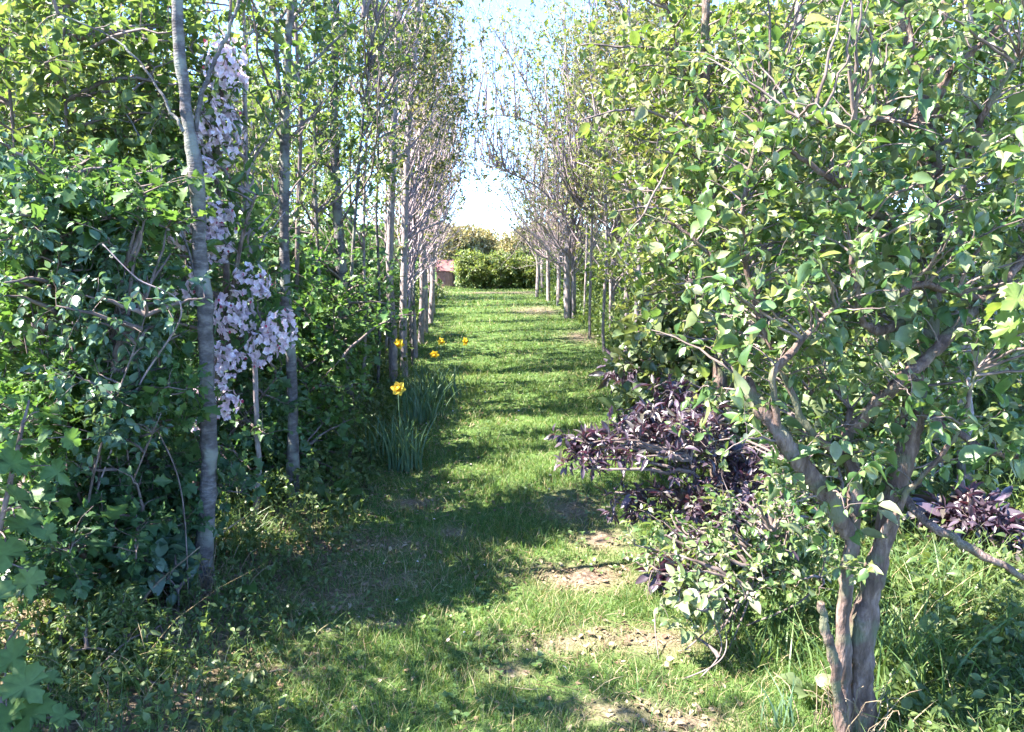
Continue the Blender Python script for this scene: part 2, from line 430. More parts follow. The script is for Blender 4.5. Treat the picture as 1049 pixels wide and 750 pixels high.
def ground_mat():
    m, nt, out = mat('turf_ground')
    tc = N(nt, 'ShaderNodeTexCoord')
    n1 = N(nt, 'ShaderNodeTexNoise'); n1.inputs['Scale'].default_value = 3.0; n1.inputs['Detail'].default_value = 6
    n2 = N(nt, 'ShaderNodeTexNoise'); n2.inputs['Scale'].default_value = 60; n2.inputs['Detail'].default_value = 5
    for n in (n1, n2): nt.links.new(tc.outputs['Object'], n.inputs['Vector'])
    g = ramp(nt, [(.3, (.045, .075, .022)), (.5, (.07, .12, .03)), (.7, (.10, .145, .042))]); nt.links.new(n1.outputs['Fac'], g.inputs['Fac'])
    d = ramp(nt, [(.3, (.09, .062, .045)), (.5, (.17, .12, .09)), (.7, (.28, .21, .155))]); nt.links.new(n2.outputs['Fac'], d.inputs['Fac'])
    at_ = N(nt, 'ShaderNodeAttribute', attribute_name='bare')
    mx = N(nt, 'ShaderNodeMix', data_type='RGBA')
    nt.links.new(at_.outputs['Fac'], mx.inputs['Factor']); nt.links.new(g.outputs['Color'], mx.inputs['A']); nt.links.new(d.outputs['Color'], mx.inputs['B'])
    b = N(nt, 'ShaderNodeBsdfPrincipled'); b.inputs['Roughness'].default_value = .9; b.inputs['Specular IOR Level'].default_value = .15
    nt.links.new(mx.outputs['Result'], b.inputs['Base Color'])
    bp = N(nt, 'ShaderNodeBump'); bp.inputs['Strength'].default_value = .8; bp.inputs['Distance'].default_value = .02
    nt.links.new(n2.outputs['Fac'], bp.inputs['Height']); nt.links.new(bp.outputs[0], b.inputs['Normal'])
    nt.links.new(b.outputs[0], out.inputs['Surface'])
    return m

# ------------------------------------------------------------------ ground sheet
def build_ground():
    xs = np.concatenate([-np.geomspace(400, 6, 22), np.linspace(-5.8, 5.8, 180), np.geomspace(6, 400, 22)])
    ys = np.concatenate([-np.geomspace(60, 1.2, 10), np.linspace(-1, 8, 170), np.linspace(8.1, 30, 130), np.geomspace(31, 600, 24)])
    X, Y = np.meshgrid(xs, ys)
    Z = gz(X, Y) + .012 * np.sin(X * 23 + np.sin(Y * 17)) * np.sin(Y * 21 + X * 5) * (np.abs(X) < 5) * (Y < 20)
    v = np.stack([X, Y, Z], -1).reshape(-1, 3)
    nx, ny = len(xs), len(ys)
    i = np.arange(nx * ny).reshape(ny, nx)
    q = np.stack([i[:-1, :-1], i[:-1, 1:], i[1:, 1:], i[1:, :-1]], -1).reshape(-1, 4)
    o = MB().add(v, q).build('ground', ground_mat())
    off = np.abs(X - path_centre(Y)) - path_half(Y)
    b = np.maximum(bare(X, Y), np.clip((off - .05) / .4, 0, .85) * (Y < 30) * (X < 0.2))
    b = np.maximum(b, .5 * np.clip((off - .3) / .5, 0, 1) * (Y < 30))
    a = o.data.attributes.new('bare', 'FLOAT', 'POINT'); a.data.foreach_set('value', b.ravel().astype(np.float32))
    tag(o, kind='structure')

build_ground()

# ------------------------------------------------------------------ grass
def blades(mb, rng, x, y, h, w, lean, m=0, K=4, z0=None, dirn=None):
    n = len(x)
    z = gz(x, y) - .004 if z0 is None else z0
    az = rng.uniform(0, 2 * math.pi, n) if dirn is None else dirn
    D = np.stack([np.cos(az), np.sin(az), np.zeros(n)], -1)
    fa = rng.uniform(0, 2 * math.pi, n)
    S = np.stack([np.cos(fa), np.sin(fa), np.zeros(n)], -1)
    u = np.linspace(0, 1, K)
    p = np.stack([x, y, z], -1)[:, None] + (h[:, None] * (u * (1 - .25 * u * lean[:, None])))[..., None] * np.array([0, 0, 1.0]) \
        + (h[:, None] * lean[:, None] * u ** 2)[..., None] * D[:, None]
    ww = w[:, None] * (1 - u ** 1.6)[None] * .5
    Lp = p - ww[..., None] * S[:, None]; Rp = p + ww[..., None] * S[:, None]
    v = np.concatenate([np.stack([Lp[:, :-1], Rp[:, :-1]], 2).reshape(n, -1, 3), p[:, -1:]], 1)
    k = v.shape[1]; off = (np.arange(n) * k)[:, None, None]
    q = np.array([[2 * i, 2 * i + 1, 2 * i + 3, 2 * i + 2] for i in range(K - 2)])
    t = np.array([[2 * (K - 2), 2 * (K - 2) + 1, 2 * (K - 1)]])
    base = mb.n
    mb.add(v.reshape(-1, 3), (t[None] + off).reshape(-1, 3), m)
    mb.more((q[None] + off).reshape(-1, 4), base, m)

def build_lawn():
    rng = np.random.default_rng(5)
    mb = MB()
    for y0, y1, dens, hh, ww in ((1.9, 3.6, 15000, .055, .0036), (3.6, 6, 8000, .055, .0048), (6, 10, 3300, .05, .007), (10, 17, 1100, .045, .012), (17, 28, 450, .05, .02)):
        wmax = 2.0 if y1 < 10 else 2.6
        n = int(dens * (y1 - y0) * wmax)
        y = rng.uniform(y0, y1, n); x = path_centre(y) + rng.uniform(-wmax / 2 - .1, wmax / 2 + .1, n) * (path_half(y) / (wmax / 2) + .12)
        b = bare(x, y); cl = .5 + .5 * np.sin(x * 7 + 1.3 * np.sin(y * 5)) * np.cos(y * 6 + x * 3)
        keep = rng.uniform(size=n) > b * 1.05
        x, y, b, cl = x[keep], y[keep], b[keep], cl[keep]
        h = hh * (0.45 + .65 * cl) * np.exp(rng.normal(size=len(x)) * .35) * (1 - .4 * b)
        dry = rng.uniform(size=len(x)) < .07 + .55 * b + .10 * (hsin(x * .9 + 2, y * .7) > .25)
        for s, mi in ((~dry, 0), (dry, 1)):
            blades(mb, rng, x[s], y[s], h[s], np.full(s.sum(), ww), rng.uniform(.2, 1.3, s.sum()), mi, 4)
    # clover and daisy leaves, a few fallen petals among the blades
    n = 1500
    y = 1.9 + 8 * rng.uniform(size=n) ** 1.5; x = path_centre(y) + rng.uniform(-1.05, 1.05, n)
    k = hsin(x * 1.3, y * 1.1) > .05; x, y = x[k], y[k]; n = len(x)
    for j in range(3):
        az = rng.uniform(0, .8, n) + j * 2.1
        d = np.stack([np.cos(az), np.sin(az), .25 + .2 * rng.normal(size=n)], -1)
        leaves(mb, 'round', np.stack([x, y, gz(x, y) + rng.uniform(.015, .04, n)], -1), d, np.array([0, 0, 1.]) + rng.normal(size=(n, 3)) * .25, rng.uniform(.012, .026, n), 2, bend=rng.normal(size=n) * .2)
    n = 60
    y = rng.uniform(2.2, 9, n); x = path_centre(y) + rng.uniform(-.9, .9, n); az = rng.uniform(0, 6.28, n)
    leaves(mb, 'round', np.stack([x, y, gz(x, y) + .03], -1), np.stack([np.cos(az), np.sin(az), np.zeros(n)], -1), np.array([0, 0, 1.]) + rng.normal(size=(n, 3)) * .3, rng.uniform(.010, .02, n), 3, bend=rng.normal(size=n) * .3)
    tag(mb.build('lawn_grass', [M['grass'], M['straw'], M['rough_grass'], M['petal']]), 'short mown green grass of the path between the trees', 'grass', kind='stuff')

def build_rough():
    rng = np.random.default_rng(6)
    mb = MB()
    for side, y0, y1, x1, dens, hh, ww in ((1, 1.7, 3.6, 1.9, 3600, .17, .006), (1, 3.6, 7, 3.0, 900, .17, .008), (1, 7, 16, 3.0, 350, .16, .012), (1, 16, 28, 3, 160, .16, .02),
                                          (-1, 2.0, 3.7, 1.3, 3000, .13, .0045), (-1, 3.7, 7, 1.2, 1500, .13, .006), (-1, 7, 16, 1.3, 500, .14, .011), (-1, 16, 28, 1.5, 260, .08, .018)):
        n = int(dens * (y1 - y0) * x1)
        y = rng.uniform(y0, y1, n); o = rng.uniform(-.12, x1, n)
        x = path_centre(y) + side * (path_half(y) + o)
        cl = .5 + .5 * np.sin(x * 5 + 1.7 * np.sin(y * 4)) * np.cos(y * 5 + x * 2)
        keep = rng.uniform(size=n) < (.25 + .9 * cl) * (1 if side > 0 else .75)
        x, y, cl, o = x[keep], y[keep], cl[keep], o[keep]
        h = hh * (.4 + .9 * cl) * np.exp(rng.normal(size=len(x)) * .35) * np.clip(.35 + o * 2.2, .3, 1)
        dry = rng.uniform(size=len(x)) < (.10 if side > 0 else .2)
        for s, mi in ((~dry, 0), (dry, 1)):
            blades(mb, rng, x[s], y[s], h[s], np.full(s.sum(), ww), rng.uniform(.3, 1.5, s.sum()), mi, 5)
    tag(mb.build('rough_grass', [M['rough_grass'], M['straw']]), 'long uncut grass growing under the trees on both verges', 'grass', kind='stuff')

def build_weeds():
    """low leafy ground cover on the verges: nettles, ground elder, seedlings"""
    rng = np.random.default_rng(7)
    mb = MB()
    for side, y0, y1, x1, dens, hh, ls in ((1, 1.8, 4, 2.2, 260, .14, .03), (1, 4, 8, 3.2, 150, .28, .04), (1, 8, 17, 3.4, 90, .42, .055), (1, 17, 28, 4, 34, .5, .08),
                                          (-1, 2.1, 4, 1.6, 330, .14, .021), (-1, 4, 8, 1.5, 260, .24, .026), (-1, 8, 17, 1.6, 90, .34, .05), (-1, 17, 22.5, 2, 40, .4, .08)):
        n = int(dens * (y1 - y0) * x1)
        y = rng.uniform(y0, y1, n); o = rng.uniform(.05, x1, n)
        x = path_centre(y) + side * (path_half(y) + o)
        h = hh * np.exp(rng.normal(size=n) * .35) * np.clip(.3 + o * 1.6, .3, 1)
        a = np.stack([x, y, gz(x, y) - .01], -1)
        bq = a + np.stack([rng.normal(size=n) * .05, rng.normal(size=n) * .05, h], -1)
        P = curves(rng, a, bq, 5, .1, .08)
        tubes(mb, P, np.full((n, 1), .0022) * np.linspace(1, .5, 5)[None], 3, 0)
        twig_leaves(rng, mb, P, 'ovate' if y0 < 8 else 'dia', ls, 9, .15, 1, 1.2, .1)
    tag(mb.build('verge_weeds', [M['rough_grass'], M['bright_leaf']]), 'leafy low weeds and nettles covering the verges', 'ground cover', kind='stuff')

def build_litter():
    rng = np.random.default_rng(8)
    mb = MB()
    n = 2600
    y = rng.uniform(2.0, 9, n); x = path_centre(y) - path_half(y) + rng.normal(size=n) * .45 - .25
    k = rng.uniform(size=n) < .3
    pc = np.array([p for p, _, _ in BARE_W[:14]]); j = rng.integers(0, 14, k.sum())
    x[k] = pc[j, 0] + rng.normal(size=k.sum()) * .2; y[k] = pc[j, 1] + rng.normal(size=k.sum()) * .12
    p = np.stack([x, y, gz(x, y) + .012], -1)
    az = rng.uniform(0, 6.28, n); d = np.stack([np.cos(az), np.sin(az), rng.normal(size=n) * .15], -1)
    leaves(mb, 'ovate', p, d, np.array([0, 0, 1.0]) + rng.normal(size=(n, 3)) * .3, rng.uniform(.012, .035, n), 0, bend=rng.normal(size=n) * .3)
    # dry straws lying about
    n = 1500
    y = rng.uniform(2.0, 7, n); x = path_centre(y) - path_half(y) + rng.normal(size=n) * .4 - .15
    k = rng.uniform(size=n) < .4
    j = rng.integers(0, 14, k.sum()); x[k] = pc[j, 0] + rng.normal(size=k.sum()) * .2; y[k] = pc[j, 1] + rng.normal(size=k.sum()) * .12
    a = np.stack([x, y, gz(x, y) + .012], -1); az = rng.uniform(0, 6.28, n)
    b = a + np.stack([np.cos(az), np.sin(az), rng.normal(size=n) * .12], -1) * rng.uniform(.03, .13, n)[:, None]
    P = curves(rng, a, b, 4, .05, .1)
    tubes(mb, P, np.full((n, 4), .0011), 3, 0)
    tag(mb.build('leaf_litter', [M['litter']]), 'dry brown leaves and straws lying on thin turf', 'leaf litter', kind='stuff')

build_lawn(); build_rough(); build_weeds(); build_litter()
# ------------------------------------------------------------------ plants
def blob(px, py, Y, rx, ry, rd):
    """an ellipsoid seen at (px,py), rx, ry in pixels at depth Y, rd metres deep"""
    k = Y / F
    return (at(px, py, Y), (rx * k, rd, ry * k))

def shift(blobs, d):
    return [(np.asarray(c, float) - d, r) for c, r in blobs]

def ground_point(px, py):
    p = gp(px, py, 0.0)
    return np.array([p[0], p[1], float(gz(p[0], p[1]))])

def plant(name, label, cat, base, stems, env, kind, size, per, n_sec, n_twig, twig_len, bark, leafm, group=None, stem_name='stem', crown_name='foliage',
          S=9, gnarl=.05, seed=0, asc=0.0, stem_wig=0.0, **kw):
    """stems: [(world points, radii)], env: world ellipsoids. One Empty at the base, each stem a part, the crown a part"""
    rng = np.random.default_rng(seed + 100)
    base = np.asarray(base, float)
    t = thing(name, label, cat, base, group=group)
    lines = []
    for i, (pts, rad) in enumerate(stems):
        mb = MB()
        nm = stem_name if isinstance(stem_name, str) else stem_name[min(i, len(stem_name) - 1)]
        P, rr = limb(rng, mb, np.asarray(pts, float) - base, rad, S, gnarl, wig=stem_wig)
        mb.build(nm, bark[0], t)
        lines.append(P[max(1, len(P) // 6):])
    if n_twig:
        cw = crown_asc(rng, lines, shift(env, base), n_sec, n_twig, twig_len, kind, size, per, asc, **kw)
        cw.build(crown_name, [bark[1], leafm], t)
    return t

def crown_asc(rng, lines, env, n_sec, n_twig, twig_len, kind, size, per, asc=0.0, sec_r=.008, twig_r=.0022, zpen=.8, rise=.12, up=1.0, droop=.15, svar=.35, wig=.10,
              sec_max=9.0, twig_S=3, sec_leaf=True, tlo=.15, sec_S=5, curl=.2):
    mb = MB()
    A = np.concatenate(lines)
    T = ell(rng, env, n_sec)
    Q = T.copy()
    if asc:
        c = A[:, :2].mean(0)
        Q[:, 2] -= asc * np.linalg.norm(T[:, :2] - c, axis=1)
        Q[:, 2] = np.maximum(Q[:, 2], A[:, 2].min() + rng.uniform(0, .6, len(Q)))
    j = nearest(Q, A, zpen if not asc else 0)
    d = T - A[j]; L = np.linalg.norm(d, axis=1); T = A[j] + d * np.minimum(1, sec_max / np.maximum(L, 1e-6))[:, None]
    L = np.linalg.norm(T - A[j], axis=1)
    P = curves(rng, A[j], T, 9, rise if not asc else -.12, wig)
    r0 = np.clip(sec_r * (.4 + .6 * L / max(L.mean(), 1e-3)), twig_r, sec_r * 1.5)
    tubes(mb, P, r0[:, None] * np.linspace(1, .28, 9)[None], sec_S, 0)
    Bp = np.concatenate([P[:, 2:].reshape(-1, 3), A[len(A) // 3::3]])
    T2 = ell(rng, env, n_twig)
    if asc: T2[:, 2] += .15
    j = nearest(T2, Bp, zpen * .4)
    d = T2 - Bp[j]; L = np.linalg.norm(d, axis=1)
    ln = np.minimum(L, twig_len * rng.uniform(.5, 1.4, len(L)))
    d = d / np.maximum(L, 1e-6)[:, None]
    if asc: d = unit(d + np.array([0, 0, .9]))
    T2 = Bp[j] + d * ln[:, None]
    P2 = curves(rng, Bp[j], T2, 5, rise, wig)
    tubes(mb, P2, np.full((len(P2), 1), twig_r) * np.linspace(1, .4, 5)[None], twig_S, 0)
    twig_leaves(rng, mb, P2, kind, size, per, tlo, 1, up, droop, svar, curl=curl)
    if sec_leaf:
        twig_leaves(rng, mb, P[:, 4:], kind, size, max(2, per // 2), .1, 1, up, droop, svar, curl=curl)
    return mb

GB, PB, BB = (M['grey_bark'], M['twig']), (M['pale_bark'], M['pink_twig']), (M['brown_bark'], M['twig'])
TW = (M['twig'], M['twig'])

def straight(base, H, r0, rng, lean=(0, 0), n=7, wob=.035, r1=.3):
    z = np.linspace(0, 1, n)
    p = np.array(base)[None] + np.stack([lean[0] * z + wob * rng.normal(size=n) * (z > 0), lean[1] * z + wob * rng.normal(size=n) * (z > 0), H * z], -1)
    p[0, 2] -= .05
    return p, [r0 * 1.25, r0, r0 * .85, r0 * .65, r0 * r1]

# ---- the slender grey trees along the dark side of the path
def px_line(lst, Y):
    return [at(a, b, Y + (c[0] if c else 0)) for a, b, *c in lst]

b = ground_point(206, 612); Y = b[1]
tr = px_line([(206, 612), (211, 540), (214, 470), (212, 380), (211, 320), (205, 255), (200, 170), (190, 100), (182, 10), (176, -90)], Y)
tr += [tr[-1] + np.array([-.02, .05, .9]), tr[-1] + np.array([.05, .1, 2.3])]
fork1 = px_line([(201, 135), (208, 95), (218, 65), (234, 32), (246, -5), (252, -60)], Y + .02)
fork2 = px_line([(188, 135), (172, 108), (150, 72), (118, 40), (60, 15)], Y - .05)
fork3 = px_line([(212, 330), (190, 250), (160, 170), (125, 110)], Y + .35)
plant('slender_tree', 'slender grey trunk in front of pink blossom, dead straw around its foot', 'tree', b,
      [(tr, [.054, .036, .033, .032, .031, .028, .026, .023, .019, .014, .008]), (fork1, [.011, .009, .007, .005]), (fork2, [.007, .005, .004, .003]), (fork3, [.008, .006, .005, .003])],
      [((-1.7, 3.7, 4.0), (.9, .8, 1.2)), blob(90, 60, 3.6, 110, 60, .4), blob(200, 60, 4.0, 80, 70, .3)], 'ovate', .035, 7, 30, 220, .3, GB, M['bright_leaf'],
      stem_name=('trunk', 'branch'), crown_name='crown', seed=1, gnarl=.06, S=14, stem_wig=.005)

b = ground_point(299, 522); Y = b[1]
tr = px_line([(299, 522), (300, 440), (298, 370), (292, 290), (291, 200), (292, 120), (295, 40), (297, -60)], Y); tr += [tr[-1] + np.array([.0, .1, 2.5])]
tw = px_line([(291, 160), (287, 110), (283, 50), (280, -30)], Y)
tw2 = px_line([(294, 85), (318, 66), (345, 40), (372, 18)], Y)
plant('slender_tree', 'slender trunk with a split scar beside the lowest pink flowers', 'tree', b,
      [(tr, [.042, .031, .030, .029, .027, .024, .021, .018, .01]), (tw, [.016, .013, .011, .008]), (tw2, [.012, .009, .007, .004])],
      [((Y * -.29, Y + .2, 3.9), (.7, .7, 1.5)), blob(290, 120, Y + .15, 80, 170, .4)], 'ovate', .035, 7, 60, 460, .28, GB, M['bright_leaf'],
      stem_name=('trunk', 'branch'), crown_name='crown', seed=2, gnarl=.05, asc=1.2, S=12)

b = ground_point(309, 470); Y = b[1]
tr = px_line([(309, 470), (306, 400), (304, 320), (305, 220), (308, 120), (303, 0)], Y); tr += [tr[-1] + np.array([.1, .1, 1.5])]
plant('thin_sapling', 'thin dark sapling stem rising close beside the trunk with the split scar', 'sapling', b,
      [(tr, [.020, .018, .017, .015, .012, .006])], [((b[0], Y, 3.0), (.45, .45, 1.2))], 'ovate', .035, 6, 20, 120, .25, TW, M['bright_leaf'],
      stem_name='trunk', crown_name='crown', seed=3, asc=1.2)

b = ground_point(356, 428); Y = b[1]
tr = px_line([(356, 428), (354, 380), (350, 330), (349, 270), (344, 190), (342, 100), (344, 0), (346, -80)], Y); tr += [tr[-1] + np.array([.0, .1, 2.2])]
tw = px_line([(349, 340), (358, 300), (364, 220), (372, 120), (385, 20)], Y + .1)
plant('slender_tree', 'upright tree with thick mottled trunk behind the daffodils', 'tree', b,
      [(tr, [.062, .055, .05, .047, .043, .036, .028, .02, .01]), (tw, [.02, .016, .012, .008])],
      [((b[0], Y, 4.0), (.8, .8, 1.7)), ((b[0], Y, 2.5), (.75, .6, .9))], 'ovate', .036, 7, 70, 560, .3, GB, M['bright_leaf'],
      stem_name=('trunk', 'branch'), crown_name='crown', seed=4, gnarl=.06, asc=1.4)

b = ground_point(403, 397); Y = b[1]
tr = px_line([(403, 397), (402, 340), (399, 280), (401, 200), (404, 100), (408, 0)], Y); tr += [tr[-1] + np.array([.05, .1, 2.4])]
plant('slender_tree', 'pale thin trunk standing directly behind the orange daffodil', 'tree', b,
      [(tr, [.046, .042, .038, .034, .028, .01])], [((b[0] + .05, Y, 4.0), (.7, .7, 2.0))], 'ovate', .034, 6, 60, 330, .3, PB, M['spring_leaf'],
      stem_name='trunk', crown_name='crown', seed=5, asc=1.6)
b = ground_point(414, 386); Y = b[1]
tr = px_line([(414, 386), (413, 330), (414, 270), (416, 180), (422, 80), (428, 0)], Y); tr += [tr[-1] + np.array([.05, .1, 2.4])]
plant('slender_tree', 'pale thin trunk beside the far daffodil leaves, a step beyond its twin', 'tree', b,
      [(tr, [.046, .042, .038, .034, .028, .01])], [((b[0] + .1, Y, 4.2), (.7, .7, 2.2)), blob(448, 110, Y + 1, 45, 130, .9)], 'dia', .045, 8, 130, 800, .3, PB, M['spring_leaf'],
      stem_name='trunk', crown_name='crown', seed=6, asc=1.6)

# ---- prototypes that recede down both rows
def row_proto(seed, H, r, spread, n_sec, n_twig, per, size, leafm, bark, label, loc, forks=2, cat='tree', name='slender_tree', low=.2, group=None):
    rng = np.random.default_rng(seed)
    b0 = np.zeros(3)
    st = [straight(b0, H, r, rng, (rng.normal() * .15, rng.normal() * .15))]
    for k in range(forks):
        z0 = rng.uniform(.12, .4) * H; a = rng.uniform(0, 6.28); rr = spread * rng.uniform(.4, .8)
        p0 = np.array([np.interp(z0, st[0][0][:, 2], st[0][0][:, i]) for i in range(3)])
        p1 = p0 + np.array([math.cos(a) * rr * .5, math.sin(a) * rr * .5, H * .2]); p2 = p0 + np.array([math.cos(a) * rr, math.sin(a) * rr, H * rng.uniform(.4, .55)])
        st.append(([p0, p1, p2], [r * .55, r * .42, r * .15]))
    t = plant(name, label, cat, b0, st, [((0, 0, H * .6), (spread, spread, H * .40)), ((0, 0, H * low * 1.9), (spread * .4, spread * .4, H * .15))], 'dia' if size > .04 else 'ovate', size, per,
              n_sec, n_twig, .36, bark, leafm, stem_name=('trunk', 'branch'), crown_name='crown', seed=seed, asc=1.9, gnarl=.05, sec_r=.0065, twig_r=.0025, wig=.2, group=group)
    t.location = loc
    return t

def gpt(x, y):
    return (x, y, float(gz(x, y)))

FAR_L = 'slender bare-stemmed tree in the shaded row far down the path'
rngp = np.random.default_rng(21)
L_SPOTS = [(ground_point(425, 366), 0), (ground_point(431, 352), 1), (ground_point(436, 341), 2), (ground_point(441, 331), 0), (ground_point(444, 322), 1), (ground_point(442, 314), 2),
           (ground_point(442, 307), 0), (ground_point(443, 302), 1), (ground_point(441, 298), 2)]
protosL = []
for k in range(3):
    protosL.append(row_proto(31 + k, 6.0 + .4 * k, .040, 1.1, 140, 480, 6, .042, M['spring_leaf'], PB, FAR_L, L_SPOTS[k][0], group='slender trees far down the shaded row'))
for i, (p, k) in enumerate(L_SPOTS):
    if i < 3: continue
    dup(protosL[k], p, rngp.uniform(0, 6.28), FAR_L, 'slender trees far down the shaded row', rngp.uniform(.9, 1.1))

# right row
FAR_R = 'slender pink-barked tree in the sunny row where the path ends'
R_SPOTS = [(ground_point(550, 304), 0), (ground_point(562, 309), 1), (ground_point(556, 300), 2), (ground_point(572, 314), 0)]
b = ground_point(582, 326); Y = b[1]
rg = np.random.default_rng(3)
sA = px_line([(581, 326), (581, 280), (582, 220), (583, 150), (580, 60), (577, -20)], Y)
sB = px_line([(587, 326), (587, 280), (585, 220), (592, 150), (602, 60), (610, -20)], Y)
ovA = px_line([(583, 190), (560, 130), (530, 70), (500, 20), (488, -20)], Y)
ovB = px_line([(583, 160), (548, 128), (510, 118), (470, 128), (440, 140)], Y)
ovC = px_line([(584, 230), (556, 196), (520, 176), (480, 160), (455, 166)], Y)
plant('slender_tree', 'twin pale trunks rising together from nettles on the sunny verge', 'tree', b,
      [(sA, [.07, .062, .055, .045, .03, .012]), (sB, [.06, .052, .045, .035, .025, .012]), (ovA, [.022, .018, .014, .01, .005]), (ovB, [.02, .016, .012, .008, .004]), (ovC, [.02, .016, .012, .008, .004])],
      [((b[0], Y, 4.2), (1.0, 1.0, 2.3)), blob(505, 45, Y, 45, 55, 1.2), blob(492, 125, Y, 52, 36, 1.2), blob(500, 178, Y, 40, 26, 1.0), blob(545, 90, Y, 55, 140, .9), blob(600, 90, Y, 60, 160, 1.0), blob(520, 165, Y, 26, 60, .6)], 'dia', .056, 6, 380, 1150, .4, PB, M['spring_leaf'],
      stem_name=('trunk', 'trunk', 'branch'), crown_name='crown', seed=41, asc=1.7, twig_r=.004, sec_r=.012)
b = ground_point(627, 346); Y = b[1]
sA = px_line([(627, 346), (627, 300), (629, 240), (625, 170), (622, 80), (626, -10)], Y)
sB = px_line([(626, 236), (612, 224), (595, 212)], Y)
plant('slender_tree', 'single pale trunk with one low crooked branch, beside dark purple twigs', 'tree', b,
      [(sA, [.055, .048, .042, .035, .028, .012]), (sB, [.02, .014, .008])], [((b[0], Y, 3.6), (1.2, 1.0, 2.3)), blob(610, 100, Y, 60, 120, .9)], 'dia', .052, 7, 240, 800, .4, PB, M['yellow_leaf'],
      stem_name=('trunk', 'branch'), crown_name='crown', seed=42, asc=1.4, twig_r=.0035, sec_r=.011)
b = ground_point(684, 402); Y = b[1]
sA = px_line([(684, 402), (682, 330), (678, 250), (676, 210), (675, 140), (674, 60), (676, -40)], Y)
sB = px_line([(676, 236), (667, 205), (660, 165), (650, 110), (640, 40)], Y)
sC = px_line([(680, 244), (684, 200), (686, 140), (690, 60)], Y)
plant('slender_tree', 'pale trunk splitting into three stems among bright yellow green leaves', 'tree', b,
      [(sA, [.05, .046, .042, .036, .028, .02, .01]), (sB, [.024, .02, .016, .01]), (sC, [.02, .016, .01])], [blob(672, 120, Y, 60, 130, .6), blob(655, 290, Y, 50, 70, .5)], 'ovate', .05, 8, 90, 520, .3, PB, M['yellow_leaf'],
      stem_name=('trunk', 'branch'), crown_name='crown', seed=43, asc=.8, twig_r=.003)
protosR = []
for k in range(3):
    protosR.append(row_proto(51 + k, 5.4 + .5 * k, .045, 1.6, 200, 560, 7, .046, M['bright_leaf'] if k == 1 else M['spring_leaf'], PB, FAR_R, R_SPOTS[k][0], group='slender trees at the end of the sunny row', forks=2))
dup(protosR[0], R_SPOTS[3][0], 2.0, FAR_R, 'slender trees at the end of the sunny row')

# trees of the back rows
BK_L = 'leafy young tree packed behind the shaded row'
BK_R = 'leafy young tree packed behind the sunny row'
pb = [row_proto(61, 5.0, .05, 1.1, 110, 620, 8, .055, M['bright_leaf'], BB, BK_L, gpt(-4.6, 6.2), 3, group='leafy trees packed behind the shaded row', low=.25),
      row_proto(62, 4.6, .05, 1.2, 110, 620, 8, .055, M['yellow_leaf'], PB, BK_R, gpt(3.0, 7.5), 3, group='leafy trees packed behind the sunny row', low=.25)]
for x, y, k, s in ((-4.6, 4.2, 0, .9), (-2.45, 1.9, 0, .72), (-2.3, .5, 1, .75), (-6.5, 20, 0, 1.5), (-4.5, 10, 0, .95), (-4.7, 12.6, 1, .95), (-5.0, 15.2, 0, 1.0), (-5.3, 18, 1, 1.05), (-8, 24, 1, 1.6), (-6.2, 27, 0, 1.4), (-9, 19, 1, 1.5), (-7.6, 15, 0, 1.5), (-5.0, 8.2, 1, .9), (-6.0, 7.5, 0, 1.2), (-6.2, 10.3, 0, 1.1), (-7.3, 11.5, 1, 1.2), (-6.4, 13.6, 1, 1.0), (-7.0, 16.5, 1, 1.1),  # the two beside the camera are unseen, added to dapple the path with shade
                   (-6.8, 19.5, 1, 1.0), (-7.4, 23, 1, 1.1), (-4.0, 5.4, 1, .8), (-5.4, 5.8, 0, 1.1)):
    dup(pb[k], gpt(x, y), rngp.uniform(0, 6.28), BK_L, 'leafy trees packed behind the shaded row', s)
for x, y, k, s in ((2.4, 9.6, 1, .85), (4.4, 11.2, 1, 1.05), (4.0, 18.5, 1, 1.3), (3.9, 9.4, 0, 1.0), (3.0, 12.0, 1, 1.0), (4.6, 12.6, 1, 1.1), (2.9, 15.3, 1, 1.0), (4.2, 16.6, 0, 1.1), (2.6, 18.5, 1, 1.0), (2.4, 22, 1, 1.0), (4.0, 21, 0, 1.1), (4.4, 6.4, 1, 1.0), (5.6, 8.6, 0, 1.15), (5.9, 5.2, 1, 1.05)):
    dup(pb[k], gpt(x, y), rngp.uniform(0, 6.28), BK_R, 'leafy trees packed behind the sunny row', s)

# ---- shrubs of the shaded bank
def shrub(name, label, base, env, kind, size, leafm, n_sec=70, n_twig=700, per=8, twig_len=.16, nst=6, bark=TW, seed=0, group=None, r=.012, cat='shrub', zpen=.6, **kw):
    rng = np.random.default_rng(seed + 7)
    base = np.asarray(base, float)
    T = ell(rng, env, nst)
    st = []
    for k in range(nst):
        a = base + np.array([rng.normal() * .08, rng.normal() * .08, -.03]); m = (a * .55 + T[k] * .45) + rng.normal(size=3) * .06; m[2] = max(m[2], base[2] + .12)
        st.append(([a, m, T[k]], [r, r * .75, r * .35]))
    return plant(name, label, cat, base, st, env, kind, size, per, n_sec, n_twig, twig_len, bark, leafm, stem_name='stem', crown_name='foliage', seed=seed, S=7, zpen=zpen, group=group, **kw)

